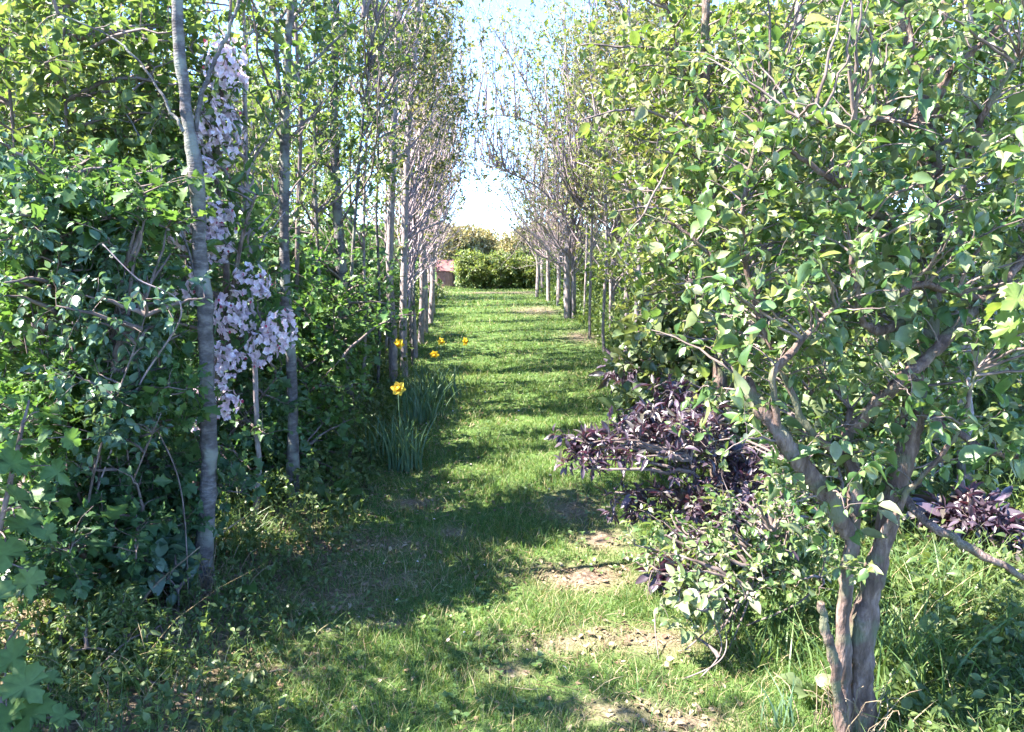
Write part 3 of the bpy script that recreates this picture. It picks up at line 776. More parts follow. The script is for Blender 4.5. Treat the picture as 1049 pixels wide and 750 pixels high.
shrub('rose_shrub', 'tall shrub with blue green oval leaves in arching sprays', gpt(-1.75, 3.1), [blob(110, 320, 3.0, 85, 90, .35), blob(70, 230, 3.1, 85, 80, .35), blob(120, 425, 2.95, 60, 45, .3)], 'ovate', .034, M['blue_leaf'], 80, 330, 8, .22, 7, seed=11, svar=.25, r=.006)
shrub('hazel_shrub', 'tall leafy shrub filling the top corner above the blue green sprays', gpt(-2.3, 3.8), [blob(70, 70, 3.8, 140, 110, .5), blob(150, 160, 3.9, 90, 80, .4), blob(40, 190, 3.5, 100, 90, .4), blob(150, 10, 4.0, 80, 70, .4)], 'ovate', .036, M['bright_leaf'], 120, 950, 8, .2, 7, seed=12, r=.016)
shrub('hawthorn_shrub', 'hawthorn with small cut leaves reaching out beneath the blue green sprays', gpt(-1.7, 3.3), [blob(60, 300, 3.25, 110, 60, .35), blob(140, 400, 3.2, 100, 55, .3), blob(60, 430, 3.1, 100, 70, .45), blob(90, 210, 3.2, 120, 60, .35)], 'lobe', .034, M['hawthorn_leaf'], 120, 1200, 8, .17, 7, seed=13, r=.007)
shrub('dark_shrub', 'dark green shrub in deep shade near the slender grey trunk with straw', gpt(-1.8, 3.5), [blob(110, 490, 3.4, 130, 75, .35), blob(60, 550, 2.9, 110, 70, .35), blob(150, 545, 3.3, 60, 50, .3)], 'lobe', .034, M['dark_leaf'], 110, 1150, 8, .17, 7, seed=14, r=.007)
shrub('hawthorn_shrub', 'hawthorn massed behind the pink blossom', gpt(-1.9, 4.6), [blob(200, 330, 4.5, 110, 120, .5), blob(240, 440, 4.5, 90, 80, .5), blob(160, 230, 4.7, 100, 70, .5)], 'lobe', .036, M['dark_leaf'], 120, 1050, 8, .17, 8, seed=15)
shrub('hawthorn_shrub', 'low hawthorn around the trunk with the split scar', gpt(-1.7, 5.0), [blob(270, 450, 4.9, 60, 60, .4), blob(320, 420, 5.2, 60, 80, .4), blob(330, 330, 5.5, 70, 70, .4)], 'lobe', .034, M['hawthorn_leaf'], 90, 1000, 8, .16, 7, seed=16)
protoS = []
SH_L = 'rounded hawthorn bush beneath the shaded row of slender trees'
def proto_shrub(seed, w, h, leafm, label, loc, size=.04, n=900, group=None, kind='lobe', name='hawthorn_bush'):
    t = shrub(name, label, (0, 0, 0), [((0, 0, h * .55), (w, w, h * .45)), ((w * .35, .1, h * .35), (w * .7, w * .7, h * .35))], kind, size, leafm, 80, n, 8, .2, 7, seed=seed, group=group)
    t.location = loc
    return t
G_SL = 'hawthorn bushes beneath the shaded row'
pS = [proto_shrub(71, .75, 1.9, M['hawthorn_leaf'], SH_L, gpt(-2.05, 6.3), group=G_SL), proto_shrub(72, .8, 1.7, M['dark_leaf'], SH_L, gpt(-1.95, 7.8), group=G_SL)]
for i, (x, y, s) in enumerate(((-2.5, 5.6, 1.2), (-2.3, 7.2, 1.25), (-2.1, 9.2, 1.0), (-2.2, 10.8, 1.05), (-2.3, 12.4, 1.0), (-2.5, 14.2, .8), (-2.7, 16.2, .75), (-2.8, 18.2, .8), (-3.0, 20.4, .75), (-3.3, 22.3, .75),
                               (-3.2, 4.6, 1.1), (-3.6, 6.5, 1.2), (-3.5, 9, 1.2), (-2.5, 1.7, 1.0))):  # last bush stands out of view, added to shade the near lobed leaves
    dup(pS[i % 2], gpt(x, y), rngp.uniform(0, 6.28), SH_L, G_SL, s)
SH_R = 'loose bright bush beneath the sunny row of slender trees'
G_SR = 'loose bushes beneath the sunny row'
pR = [proto_shrub(73, .8, 1.5, M['bright_leaf'], SH_R, gpt(2.3, 8.0), .045, 620, G_SR, 'ovate', 'loose_bush'), proto_shrub(74, .75, 1.3, M['yellow_leaf'], SH_R, gpt(2.6, 10.5), .045, 560, G_SR, 'ovate', 'loose_bush')]
for i, (x, y, s) in enumerate(((3.4, 6.0, 1.1), (3.9, 7.6, 1.2), (2.7, 13.5, 1.0), (3.6, 11.5, 1.1), (2.5, 16.5, 1.0), (2.0, 19.5, 1.0), (1.7, 22.8, 1.0), (4.6, 9.8, 1.2), (4.9, 4.6, 1.1), (4.1, 14.5, 1.2), (5.6, 6.8, 1.2))):
    dup(pR[i % 2], gpt(x, y), rngp.uniform(0, 6.28), SH_R, G_SR, s)

# ---- thin stems that rise through the hedge and among the bushes
ST_L = 'thin sapling stem rising through the shaded hedge'
for i, (a, c, d, Yo) in enumerate(((330, 456, 322, 0), (372, 418, 380, 0), (387, 408, 391, 0), (262, 545, 250, .1), (422, 374, 434, 0), (317, 440, 330, .3), (364, 410, 360, .4), (395, 392, 402, .5))):
    b = ground_point(a, c); Y = b[1] + Yo; b = np.array([b[0] * Y / b[1], Y, b[2]])
    tr = [b, at(a + 2, c - 90, Y), at((a + d) / 2 - 3, 210, Y), at(d, 60, Y), at(d + 3, -60, Y)]
    plant('thin_sapling', ST_L, 'sapling', b, [(tr, [.017, .015, .013, .010, .004])], [((tr[3][0], Y, tr[3][2]), (.4, .4, .9)), ((tr[2][0], Y, tr[2][2] + .2), (.35, .35, .7))], 'ovate', .036, 7, 26, 170, .25,
          PB if i % 2 else GB, M['bright_leaf'], group='thin stems in the shaded hedge', stem_name='trunk', crown_name='crown', seed=300 + i, asc=1.2, S=8, stem_wig=.004)
ST_R = 'thin pale stem rising among the sunny bushes'
for i, (a, Y, d) in enumerate(((652, 7.2, 646), (706, 6.4, 700), (642, 9.0, 652), (668, 9.5, 690), (770, 6.0, 776), (905, 5.6, 912), (604, 12.5, 612), (618, 11, 606), (640, 12, 636), (598, 15, 590))):
    b = at(a, 400, Y); b = np.array(gpt(b[0], Y))
    tr = [b, at(a, 330, Y), at(a + 3, 210, Y), at(d, 80, Y), at(d - 2, -60, Y)]
    plant('thin_sapling', ST_R, 'sapling', b, [(tr, [.026, .023, .02, .015, .006])], [((tr[3][0], Y, tr[3][2]), (.5, .5, 1.0)), ((tr[2][0], Y, tr[2][2] + .2), (.45, .45, .7))], 'dia', .044, 8, 40, 260, .25,
          PB, M['spring_leaf'], group='thin stems among the sunny bushes', stem_name='trunk', crown_name='crown', seed=320 + i, asc=1.2, S=8, stem_wig=.004)

# ---- blossom tree
def flowers(rng, n, rad, size):
    """a ball of five-petalled flowers and some red buds"""
    mb = MB()
    d = unit(rng.normal(size=(n, 3))); p = d * rad * rng.uniform(.6, 1.0, (n, 1)) ** .5 * (1 + .25 * rng.normal(size=(n, 1)) * .5)
    nrm = unit(d + rng.normal(size=(n, 3)) * .45)
    ref = np.where(np.abs(nrm[:, 2:3]) > .8, [[1., 0, 0]], [[0, 0, 1.]])
    U = unit(np.cross(nrm, ref)); V = np.cross(nrm, U)
    for k in range(5):
        a = k * 1.2566 + rng.uniform(0, .3, n)
        dd = U * np.cos(a)[:, None] + V * np.sin(a)[:, None] + nrm * .35
        leaves(mb, 'round', p, unit(dd), nrm, size * rng.uniform(.42, .6, n), 0, bend=np.full(n, .25))
    m = max(3, n // 12)
    j = rng.integers(0, n, m)
    for q in range(4):
        a = q * 1.571
        dd = np.stack([np.cos(a + np.zeros(m)), np.sin(a + np.zeros(m)), np.zeros(m)], -1) * .5 + d[j]
        leaves(mb, 'round', p[j] * 1.1, unit(dd), d[j], np.full(m, size * .35), 1, bend=np.full(m, .5))
    return mb

def blossom_tree():
    rng = np.random.default_rng(77)
    b = ground_point(196, 566); Y = b[1] + .12
    main = px_line([(196, 566), (203, 490), (216, 420), (226, 350), (232, 280), (224, 210), (222, 140), (232, 60), (238, -20)], Y)
    s2 = px_line([(220, 390), (232, 330), (243, 270), (250, 235), (262, 200)], Y - .1)
    s3 = px_line([(226, 355), (250, 345), (275, 335), (290, 340)], Y - .06)
    t = plant('blossom_tree', 'small tree hung with clusters of pale pink blossom behind a slender grey trunk', 'blossom tree', b,
              [(main, [.026, .024, .022, .02, .018, .016, .014, .01, .006]), (s2, [.013, .011, .009, .006]), (s3, [.009, .007, .005])],
              [blob(225, 240, Y, 60, 170, .22), blob(265, 330, Y, 40, 50, .15)], 'lance', .05, 5, 36, 150, .14, (M['brown_bark'], M['twig']), M['hawthorn_leaf'], stem_name=('trunk', 'branch'), crown_name='foliage', seed=78)
    for px, py, rx, n in ((232, 68, 17, 90), (224, 132, 22, 130), (212, 128, 13, 50), (210, 174, 8, 26), (190, 232, 15, 70), (216, 222, 17, 90), (222, 250, 15, 70),
                          (192, 290, 13, 50), (236, 322, 15, 70), (258, 290, 15, 75), (250, 330, 10, 36), (287, 338, 14, 70), (268, 356, 12, 50), (225, 372, 15, 65), (230, 412, 12, 48),
                          (210, 408, 9, 30), (204, 436, 6, 16), (243, 370, 7, 16)):
        c = at(px, py, Y + rng.normal() * .06 - .10) - b
        fb = flowers(rng, int(n * 1.05), rx * Y / F * 1.18, .038)
        sz = rng.uniform(1.0, 1.35)
        fb.v = [v * np.array([1, .85, sz]) for v in fb.v]
        lines = np.concatenate([smooth_poly(q, 40) for q in (main, s2, s3)]) - b
        a = lines[nearest(c[None] - [[0, 0, .06]], lines, .8)[0]] - c
        e = np.array([[rng.normal() * .02, rng.normal() * .02, .05 * sz]])
        P = curves(rng, a[None], e, 9, .15, .10); P[0, 0] = a
        tubes(fb, P, np.linspace(.0055, .0018, 9)[None], 5, 2)
        twig_leaves(rng, fb, P[:, 2:], 'ovate', .03, 6, .2, 3)
        o = fb.build('blossom', [M['petal'], M['bud'], M['twig'], M['hawthorn_leaf']], t)
        o.location = tuple(c)
        if py > 420: tag(o, 'small blossom cluster still mostly in red bud')
    return t
blossom_tree()

# ---- big lobed leaves at the near edge
def lobed_sapling(name, label, base, stems, spots, Y, size, leafm, seed, bark=TW, kind='maple'):
    rng = np.random.default_rng(seed)
    base = np.asarray(base, float)
    t = thing(name, label, 'sapling', base)
    lines = []
    for pts, rad in stems:
        mb = MB(); P, _ = limb(rng, mb, np.asarray(pts) - base, rad, 8, .05); mb.build('stem', bark[0], t); lines.append(P)
    A = np.concatenate(lines)
    mb = MB()
    tgt = np.array([at(px, py, Y + dz) for px, py, s, dz in spots]) - base
    j = nearest(tgt, A, .3)
    P = curves(rng, A[j], tgt, 6, .15, .08)
    tubes(mb, P, np.full((len(P), 1), .0028) * np.linspace(1, .6, 6)[None], 5, 0)
    T = unit(P[:, -1] - P[:, -3])
    d = unit(T * .6 + rng.normal(size=T.shape) * .4 - np.array([0, 0, .5]))
    n = np.array([.25, -.6, .9]) + rng.normal(size=T.shape) * .5
    s = np.array([q[2] for q in spots]) * .85 * Y / F
    leaves(mb, kind, P[:, -1], d, n, s, 1, bend=rng.normal(size=len(s)) * .25 - .12)
    mb.build('foliage', [bark[1], leafm], t)
    return t
rg = np.random.default_rng(9)
sp = [(42, 425, 30, 0), (38, 452, 36, 0), (66, 448, 26, .05), (22, 470, 38, -.05), (52, 478, 30, 0), (8, 500, 46, -.1), (32, 505, 36, 0), (15, 530, 44, -.1), (42, 522, 26, 0), (60, 515, 22, .05), (5, 555, 42, -.1), (28, 585, 36, 0), (45, 540, 24, .05),
      (6, 665, 44, -.1), (16, 690, 48, -.1), (38, 715, 50, -.1), (8, 725, 52, -.15), (55, 735, 34, 0), (20, 640, 24, 0), (-10, 600, 40, -.1), (-12, 480, 40, -.1), (-14, 700, 44, -.1), (-20, 640, 50, -.1), (5, 440, 30, 0), (48, 693, 24, .05)]
lobed_sapling('maple_sapling', 'sapling with large toothed lobed leaves beside low privet', gpt(-1.52, 2.15),
              [([gpt(-1.52, 2.15), at(-25, 640, 2.1), at(0, 540, 2.05), at(20, 450, 2.1), at(30, 410, 2.15)], [.012, .010, .008, .006, .003]), ([gpt(-1.5, 2.1), at(-12, 720, 2.1), at(8, 660, 2.05), at(20, 640, 2.05)], [.009, .007, .005, .003])], sp, 2.05, None, M['big_leaf'], 91)
sp = [(1042, 292, 34, 0), (1030, 312, 30, .02), (1046, 325, 36, 0), (1052, 300, 36, -.03), (1040, 345, 26, 0), (1062, 280, 36, 0), (1075, 330, 40, 0), (1080, 300, 40, .05), (1090, 260, 36, 0)]
lobed_sapling('field_maple_sapling', 'sapling reaching in with large yellow green leaves beside the gnarled tree', gpt(1.55, 1.75),
              [([gpt(1.55, 1.75), at(1150, 600, 1.75), at(1120, 420, 1.72), at(1085, 310, 1.7), at(1060, 275, 1.7)], [.012, .010, .008, .006, .003])], sp, 1.7, None, M['yellow_leaf'], 92)

# ---- gnarled multi-stemmed tree close to the camera
def gnarled_tree():
    b = gp(878, 768); b = np.array([b[0], b[1], float(gz(b[0], b[1])) - .02]); Y = b[1] + .1
    def L(lst): return [at(p[0], p[1], Y + (p[2] if len(p) > 2 else 0)) for p in lst]
    stems = [
        (L([(880, 775), (881, 710), (882, 650), (893, 598), (906, 545), (920, 490), (936, 420, .05), (948, 340, .1), (954, 260, .12), (954, 190, .12), (946, 135, .1), (950, 100, .1)]), [.056, .046, .042, .040, .036, .034, .034, .033, .032, .032, .034, .026]),
        (L([(866, 775, -.02), (864, 700, -.03), (864, 620, -.05), (871, 560, -.05), (876, 500, -.03), (866, 455, 0), (872, 420, .02)]), [.034, .026, .022, .022, .022, .018, .010]),
        (L([(862, 725, -.06), (852, 670, -.1), (844, 640, -.1), (842, 618, -.1)]), [.016, .014, .013, .011]),
        (L([(868, 545, -.06), (848, 510, -.1), (826, 482, -.12), (800, 448, -.14), (776, 414, -.12), (762, 390, -.1)]), [.026, .027, .025, .026, .024, .020]),
        (L([(874, 440, -.05), (900, 412, -.12), (925, 388, -.16), (952, 366, -.16), (985, 330, -.12), (1010, 308, -.08), (1050, 265, -.05), (1100, 230, 0)]), [.018, .019, .017, .016, .016, .015, .013, .008]),
        (L([(948, 345, .05), (925, 332, 0), (900, 338, -.08), (882, 328, -.12), (878, 300, -.14), (870, 255, -.16)]), [.018, .016, .013, .010, .008, .005]),
        (L([(1010, 308, -.08), (975, 298, -.12), (936, 293, -.16), (916, 310, -.18)]), [.012, .012, .011, .006]),
        (L([(800, 448, -.14), (792, 390, -.18), (818, 352, -.2), (848, 322, -.2), (875, 298, -.2)]), [.010, .010, .009, .007, .004]),
        (L([(920, 495, 0), (940, 528, -.1), (970, 548, -.15), (1004, 568, -.18), (1050, 590, -.2), (1090, 600, -.2)]), [.014, .013, .012, .011, .009, .006]),
        (L([(950, 112, .1), (938, 70, .1), (928, 30, .1), (920, -40, .1)]), [.024, .020, .016, .010]),
        (L([(952, 108, .1), (972, 78, .05), (1000, 50, 0), (1030, 20, -.05)]), [.018, .014, .011, .006]),
        (L([(954, 104, .12), (958, 60, .2), (968, 10, .25), (972, -60, .3)]), [.018, .015, .012, .008]),
        (L([(954, 190, .1), (985, 160, .0), (1010, 110, -.1), (1045, 60, -.15)]), [.014, .011, .009, .005]),
        (L([(948, 132, .05), (905, 122, -.1), (860, 128, -.2), (820, 120, -.25)]), [.011, .009, .007, .004]),
        (L([(940, 420, 0), (975, 440, -.1), (1010, 462, -.15), (1060, 470, -.2)]), [.014, .012, .010, .005]),
        (L([(905, 545, -.04), (930, 505, -.1), (965, 465, -.15), (990, 420, -.2), (1000, 380, -.22)]), [.012, .010, .008, .006, .004]),
        (L([(866, 470, 0), (830, 440, -.05), (800, 380, -.05), (770, 300, 0), (760, 220, 0), (780, 120, .05)]), [.014, .012, .011, .009, .007, .004]),
        (L([(940, 250, .1), (890, 215, .0), (845, 180, -.1), (800, 150, -.15)]), [.013, .010, .008, .005]),
        (L([(770, 300, 0), (735, 270, .05), (700, 235, .08), (660, 220, .1)]), [.008, .007, .005, .003]),
    ]
    env = [blob(880, 60, Y, 190, 130, .35), blob(860, 230, Y - .08, 170, 110, .42), blob(900, 370, Y, 190, 110, .4), blob(760, 330, Y + .1, 80, 110, .3), blob(1000, 240, Y, 120, 200, .4),
           blob(780, 150, Y + .1, 90, 120, .3), blob(980, 450, Y, 80, 50, .25), blob(840, 470, Y, 90, 60, .3), blob(870, 560, Y - .1, 60, 40, .15), blob(690, 235, Y + .2, 50, 40, .15)]
    t = plant('gnarled_tree', 'gnarled many-stemmed tree with rough brown bark and small glossy leaves', 'tree', b, stems, env, 'ovate', .0275, 9, 560, 860, .12, BB, M['apple_leaf'],
              stem_name=('trunk', 'trunk', 'snag') + ('limb',) * 16, crown_name='crown', seed=95, gnarl=.10, S=12, sec_r=.0036, twig_r=.0015, svar=.40, up=.7, droop=.25, curl=.32, stem_wig=.004, sec_max=.5)
    return t
gnarled_tree()

# trees just behind it
b = gpt(1.35, 4.4)
sA = px_line([(735, 480), (737, 400), (740, 300), (738, 240), (730, 190), (724, 130), (722, 60), (724, -40)], 4.4)
plant('leafy_tree', 'leafy tree with a dark upright trunk between gnarled and three-stemmed trees', 'tree', b,
      [([b, *sA], [.05, .045, .042, .04, .04, .034, .03, .026, .016]), (px_line([(738, 250), (765, 190), (790, 130), (800, 40)], 4.4), [.022, .018, .014, .008]), (px_line([(724, 120), (705, 80), (690, 30), (672, -40)], 4.4), [.018, .014, .01, .006])],
      [blob(735, 90, 4.4, 120, 150, .5), blob(700, 260, 4.3, 75, 80, .4), blob(770, 250, 4.5, 100, 110, .4)], 'ovate', .036, 9, 170, 1000, .2, BB, M['yellow_leaf'], stem_name=('trunk', 'limb'), crown_name='crown', seed=96, gnarl=.06)
b = gpt(2.15, 5.2)
sA = px_line([(850, 440), (846, 330), (838, 220), (826, 130), (820, 60), (818, -60)], 5.2)
plant('leafy_tree', 'leafy tree seen through the gnarled crown, pale straight trunk', 'tree', b,
      [([b, *sA], [.05, .045, .042, .04, .034, .02]), (px_line([(838, 220), (866, 130), (890, 40), (900, -60)], 5.2), [.024, .02, .016, .01])],
      [blob(850, 80, 5.2, 150, 150, .6), blob(840, 260, 5.2, 130, 110, .6)], 'ovate', .045, 8, 130, 900, .22, PB, M['yellow_leaf'], stem_name=('trunk', 'limb'), crown_name='crown', seed=97, gnarl=.05)
b = gpt(2.75, 4.5)
sA = px_line([(988, 420), (986, 300), (983, 200), (988, 100), (992, 0), (995, -80)], 4.5)
plant('leafy_tree', 'leafy tree whose pale pinkish trunk shows behind the fork of the gnarled tree', 'tree', b,
      [([b, *sA], [.05, .045, .042, .038, .03, .018]), (px_line([(984, 210), (1010, 120), (1030, 30), (1040, -60)], 4.5), [.024, .02, .015, .01])],
      [blob(1000, 80, 4.5, 150, 150, .5), blob(1000, 270, 4.5, 130, 130, .5)], 'ovate', .042, 8, 130, 900, .22, PB, M['bright_leaf'], stem_name=('trunk', 'limb'), crown_name='crown', seed=98, gnarl=.05)

# purple and pale shrubs under the sunny side
shrub('purple_shrub', 'purple-leaved shrub leaning out over the edge of the path', gpt(.92, 3.55), [blob(680, 440, 3.55, 80, 42, .3), blob(745, 520, 3.4, 70, 46, .28), blob(608, 460, 3.5, 46, 26, .15), blob(655, 512, 3.5, 46, 28, .15), blob(775, 475, 3.6, 60, 36, .2), blob(690, 400, 3.7, 30, 20, .12)], 'lance', .037, M['purple_leaf'], 90, 420, 12, .14, 7, seed=111, r=.008, droop=.05, svar=.3, wig=.16)
shrub('purple_shrub', 'purple-leaved shrub behind the drooping limb of the gnarled tree', gpt(2.2, 3.7), [blob(1000, 535, 3.6, 50, 28, .2)], 'lance', .055, M['purple_leaf'], 24, 130, 8, .12, 5, seed=112, r=.009)
shrub('purple_shrub', 'low purple-leaved seedling close to the ground beneath pale sprigs', gpt(.68, 3.3), [blob(705, 588, 3.3, 30, 22, .1)], 'lance', .07, M['purple_leaf'], 10, 40, 6, .1, 4, seed=113, r=.003)
shrub('purple_shrub', 'sparse dark purple twigs at the foot of the pale trunk with a crooked branch', gpt(1.0, 6.0), [blob(650, 378, 6.0, 36, 18, .2), blob(700, 395, 6.0, 40, 22, .2)], 'lance', .06, M['purple_leaf'], 26, 120, 7, .15, 5, seed=114, r=.01)
shrub('cotoneaster_shrub', 'low shrub with small glossy leaves in front of the purple leaves', gpt(.9, 2.95), [blob(770, 575, 2.9, 110, 44, .25), blob(690, 552, 3.05, 70, 30, .2), blob(800, 520, 2.9, 80, 50, .25)], 'ovate', .025, M['apple_leaf'], 70, 190, 8, .14, 6, seed=115, r=.005, svar=.3, wig=.14)
shrub('cotoneaster_shrub', 'upright sprig of pale leaves with bright tips at the path edge', gpt(.62, 2.75), [blob(712, 615, 2.75, 40, 26, .1)], 'ovate', .034, M['pale_leaf'], 10, 30, 8, .1, 4, seed=116, r=.003)
shrub('spindle_bush', 'pale sunlit bush at the path edge above the purple shrub', gpt(1.25, 5.2), [blob(655, 420, 5.2, 40, 30, .25), blob(690, 350, 5.3, 60, 60, .35), blob(740, 400, 5.0, 60, 50, .3)], 'round', .05, M['pale_leaf'], 60, 420, 8, .18, 6, seed=117)
shrub('spindle_bush', 'leafy bush filling the gap under the gnarled tree crown', gpt(1.7, 3.9), [blob(840, 400, 3.9, 110, 100, .35), blob(900, 430, 3.9, 80, 70, .3)], 'ovate', .036, M['apple_leaf'], 70, 480, 8, .18, 6, seed=118)

# ---- low plants near the camera on the shaded side
shrub('privet_bush', 'low privet with small bright leaves in front of the straw-footed trunk', gpt(-1.33, 2.75), [blob(110, 640, 2.7, 60, 40, .18), blob(60, 665, 2.6, 40, 28, .15), blob(140, 690, 2.6, 60, 34, .15), blob(70, 715, 2.45, 70, 30, .15), blob(115, 605, 2.8, 22, 14, .08)], 'lance', .023, M['bright_leaf'], 80, 760, 12, .09, 8, seed=121, r=.005, svar=.25, twig_r=.0013)
shrub('bramble', 'bramble spray with rounded leaflets against the foot of the straw-footed grey trunk', gpt(-1.5, 3.15), [blob(160, 565, 3.1, 40, 26, .12), blob(180, 590, 3.1, 22, 16, .08)], 'round', .04, M['blue_leaf'], 16, 60, 6, .12, 4, seed=122, r=.005)

def broad_leaf_plant(name, label, base, spec, leafm, seed, cat='plant'):
    """spec: (azimuth, tilt up, length, width kind)"""
    rng = np.random.default_rng(seed)
    t = thing(name, label, cat, base)
    for az, tilt, ln in spec:
        mb = MB()
        d = np.array([math.cos(az) * math.cos(tilt), math.sin(az) * math.cos(tilt), math.sin(tilt)])
        p0 = np.zeros(3); p1 = d * ln * .35
        tubes(mb, np.array([[p0, p1 * .5 + [0, 0, .01], p1]]), np.array([[.003, .0026, .002]]), 5, 1)
        k = 9; u = np.linspace(0, 1, k)
        wv = np.array([.10, .55, .85, 1, .98, .85, .62, .33, 0]) * ln * .27
        side = unit(np.cross(d, [0, 0, 1.0])); nn = np.cross(side, d)
        c = p1 + d * (u * ln * .8)[:, None] - np.array([0, 0, 1.0]) * (u ** 2 * ln * .28)[:, None]
        rows = [-1, -.5, 0, .5, 1]
        v = np.array([[c[i] + side * wv[i] * r + nn * (abs(r) * wv[i] * .3 + .006 * math.sin(i * 2.1 + r * 5)) for r in rows] for i in range(k)]).reshape(-1, 3)
        q = [(i * 5 + j, i * 5 + j + 1, (i + 1) * 5 + j + 1, (i + 1) * 5 + j) for i in range(k - 1) for j in range(4)]
        mb.add(v, q, 0)
        mb.build('leaf', [leafm, M['bright_leaf']], t)
    return t
broad_leaf_plant('dock_plant', 'broad dock leaf beside the foot of the straw-footed grey trunk', ground_point(232, 618), [(-.6, .55, .22), (-1.4, .5, .15), (2.4, .9, .12)], M['dock_leaf'], 1)
broad_leaf_plant('dock_plant', 'broad dock leaves at the turf edge before the first daffodils', ground_point(338, 520), [(-.3, .6, .26), (.8, .9, .22), (-1.6, .5, .22), (2.6, .8, .2)], M['dock_leaf'], 2)
broad_leaf_plant('dock_plant', 'small dock leaves between the two slim trunks on the shaded bank', ground_point(268, 525), [(-.8, .7, .2), (.3, .8, .2), (-2.2, .6, .2)], M['dock_leaf'], 3)
broad_leaf_plant('lily_leaf_plant', 'pale broad-leaved plant at the foot of the gnarled tree', ground_point(835, 715), [(-2.4, .7, .15), (-1.2, .6, .14), (2.8, .7, .15), (.6, .9, .12), (-1.8, 1.0, .16)], M['pale_leaf'], 4)

# daffodils and other bulb leaves
def bulb_clump(name, label, base, n, h, rad, seed, flowers_at=(), w=.017, lean=(.05, .65), m='bulb_leaf', cat='flower'):
    rng = np.random.default_rng(seed)
    base = np.asarray(base, float)
    t = thing(name, label, cat, base)
    mb = MB()
    x = rng.normal(size=n) * rad * .5; y = rng.normal(size=n) * rad * .5
    blades(mb, rng, x, y, h * rng.uniform(.6, 1.05, n), np.full(n, w) * rng.uniform(.7, 1.1, n), rng.uniform(*lean, n), 0, 7, z0=np.full(n, -.02))
    mb.build('blade_leaves', M[m], t)
    for tip, face, s in flowers_at:
        tip = np.asarray(tip) - base; face = unit(np.asarray(face, float))
        st = MB()
        a = np.array([tip[0] * .25, tip[1] * .25, 0]); c = np.array([tip[0], tip[1], tip[2] * .6])
        u = np.linspace(0, 1, 8)[:, None]
        P = (1 - u) ** 2 * a + 2 * u * (1 - u) * c + u * u * (tip - face * s * .12)
        tubes(st, P[None], np.full((1, 8), .0035), 6, 0)
        st.build('stalk', M[m], t)
        fl = MB()
        U = unit(np.cross(face, [0, 0, 1.0])); V = np.cross(U, face)
        ang = np.arange(6) * math.pi / 3 + .2
        d = U * np.cos(ang)[:, None] + V * np.sin(ang)[:, None] + face * .12
        leaves(fl, 'round', np.repeat(tip[None], 6, 0), d, np.repeat(face[None], 6, 0), np.full(6, s * .55), 0, bend=rng.normal(size=6) * .1)
        f = fl.build('flower', M['daffodil_petal'], t)
        tb = MB()
        P = tip + face * (np.linspace(0, .32, 6) * s)[:, None]
        tubes(tb, P[None], np.array([[.10, .11, .115, .125, .15, .20]]) * s * 1.0, 12, 0)
        tb.build('trumpet', M['daffodil_trumpet'], f)
    return t
b1 = ground_point(414, 478)
bulb_clump('daffodil_clump', 'daffodil clump with one open yellow flower at the turf edge', b1, 75, .50, .14, 131, [(at(408, 398, b1[1] - .15), (.2, -1, .1), .095)])
b2 = ground_point(432, 432)
bulb_clump('daffodil_clump', 'daffodil clump with a drooping yellow orange flower beside the pale thin trunk', b2, 80, .52, .18, 132, [(at(409, 352, b2[1] - .1), (-.4, -1, -.3), .095)])
b3 = ground_point(446, 410)
bulb_clump('daffodil_clump', 'daffodil clump with two orange flowers, farthest along the turf edge', b3, 100, .5, .28, 133, [(at(445, 363, b3[1] - .1), (.1, -1, -.4), .09), (at(476, 350, b3[1] + .2), (.9, -.5, .1), .09), (at(452, 350, b3[1]), (.5, -1, 0), .075)])
b4 = ground_point(395, 470)
bulb_clump('daffodil_clump', 'leafy daffodil clump without flowers, tucked behind the first one', b4, 45, .42, .16, 134)
bulb_clump('bulb_tuft', 'thick tuft of long strap leaves beside the gnarled trunk', ground_point(925, 700), 90, .42, .22, 135, w=.012, lean=(.1, .9), m='rough_grass', cat='plant')
bulb_clump('bulb_tuft', 'narrow tuft of upright grey green leaves before the gnarled trunk', ground_point(795, 742), 16, .26, .07, 136, w=.010, lean=(.1, .6), cat='plant')
bulb_clump('bulb_tuft', 'arching tuft of long leaves behind the gnarled trunk', ground_point(960, 640), 80, .45, .26, 137, w=.012, lean=(.2, 1.1), m='rough_grass', cat='plant')
bulb_clump('bulb_tuft', 'loose tuft of arching leaves under the pale glossy shrub', ground_point(800, 672), 60, .34, .22, 138, w=.008, lean=(.4, 1.2), m='rough_grass', cat='plant')
bulb_clump('grass_tussock', 'soft green tussock just behind the straw-footed grey trunk', ground_point(245, 570), 190, .36, .2, 139, w=.006, lean=(.4, 1.4), m='rough_grass', cat='plant')
bulb_clump('grass_tussock', 'tussock of fine grass beneath the dark shrub', ground_point(130, 590), 190, .32, .26, 140, w=.006, lean=(.5, 1.5), m='rough_grass', cat='plant')

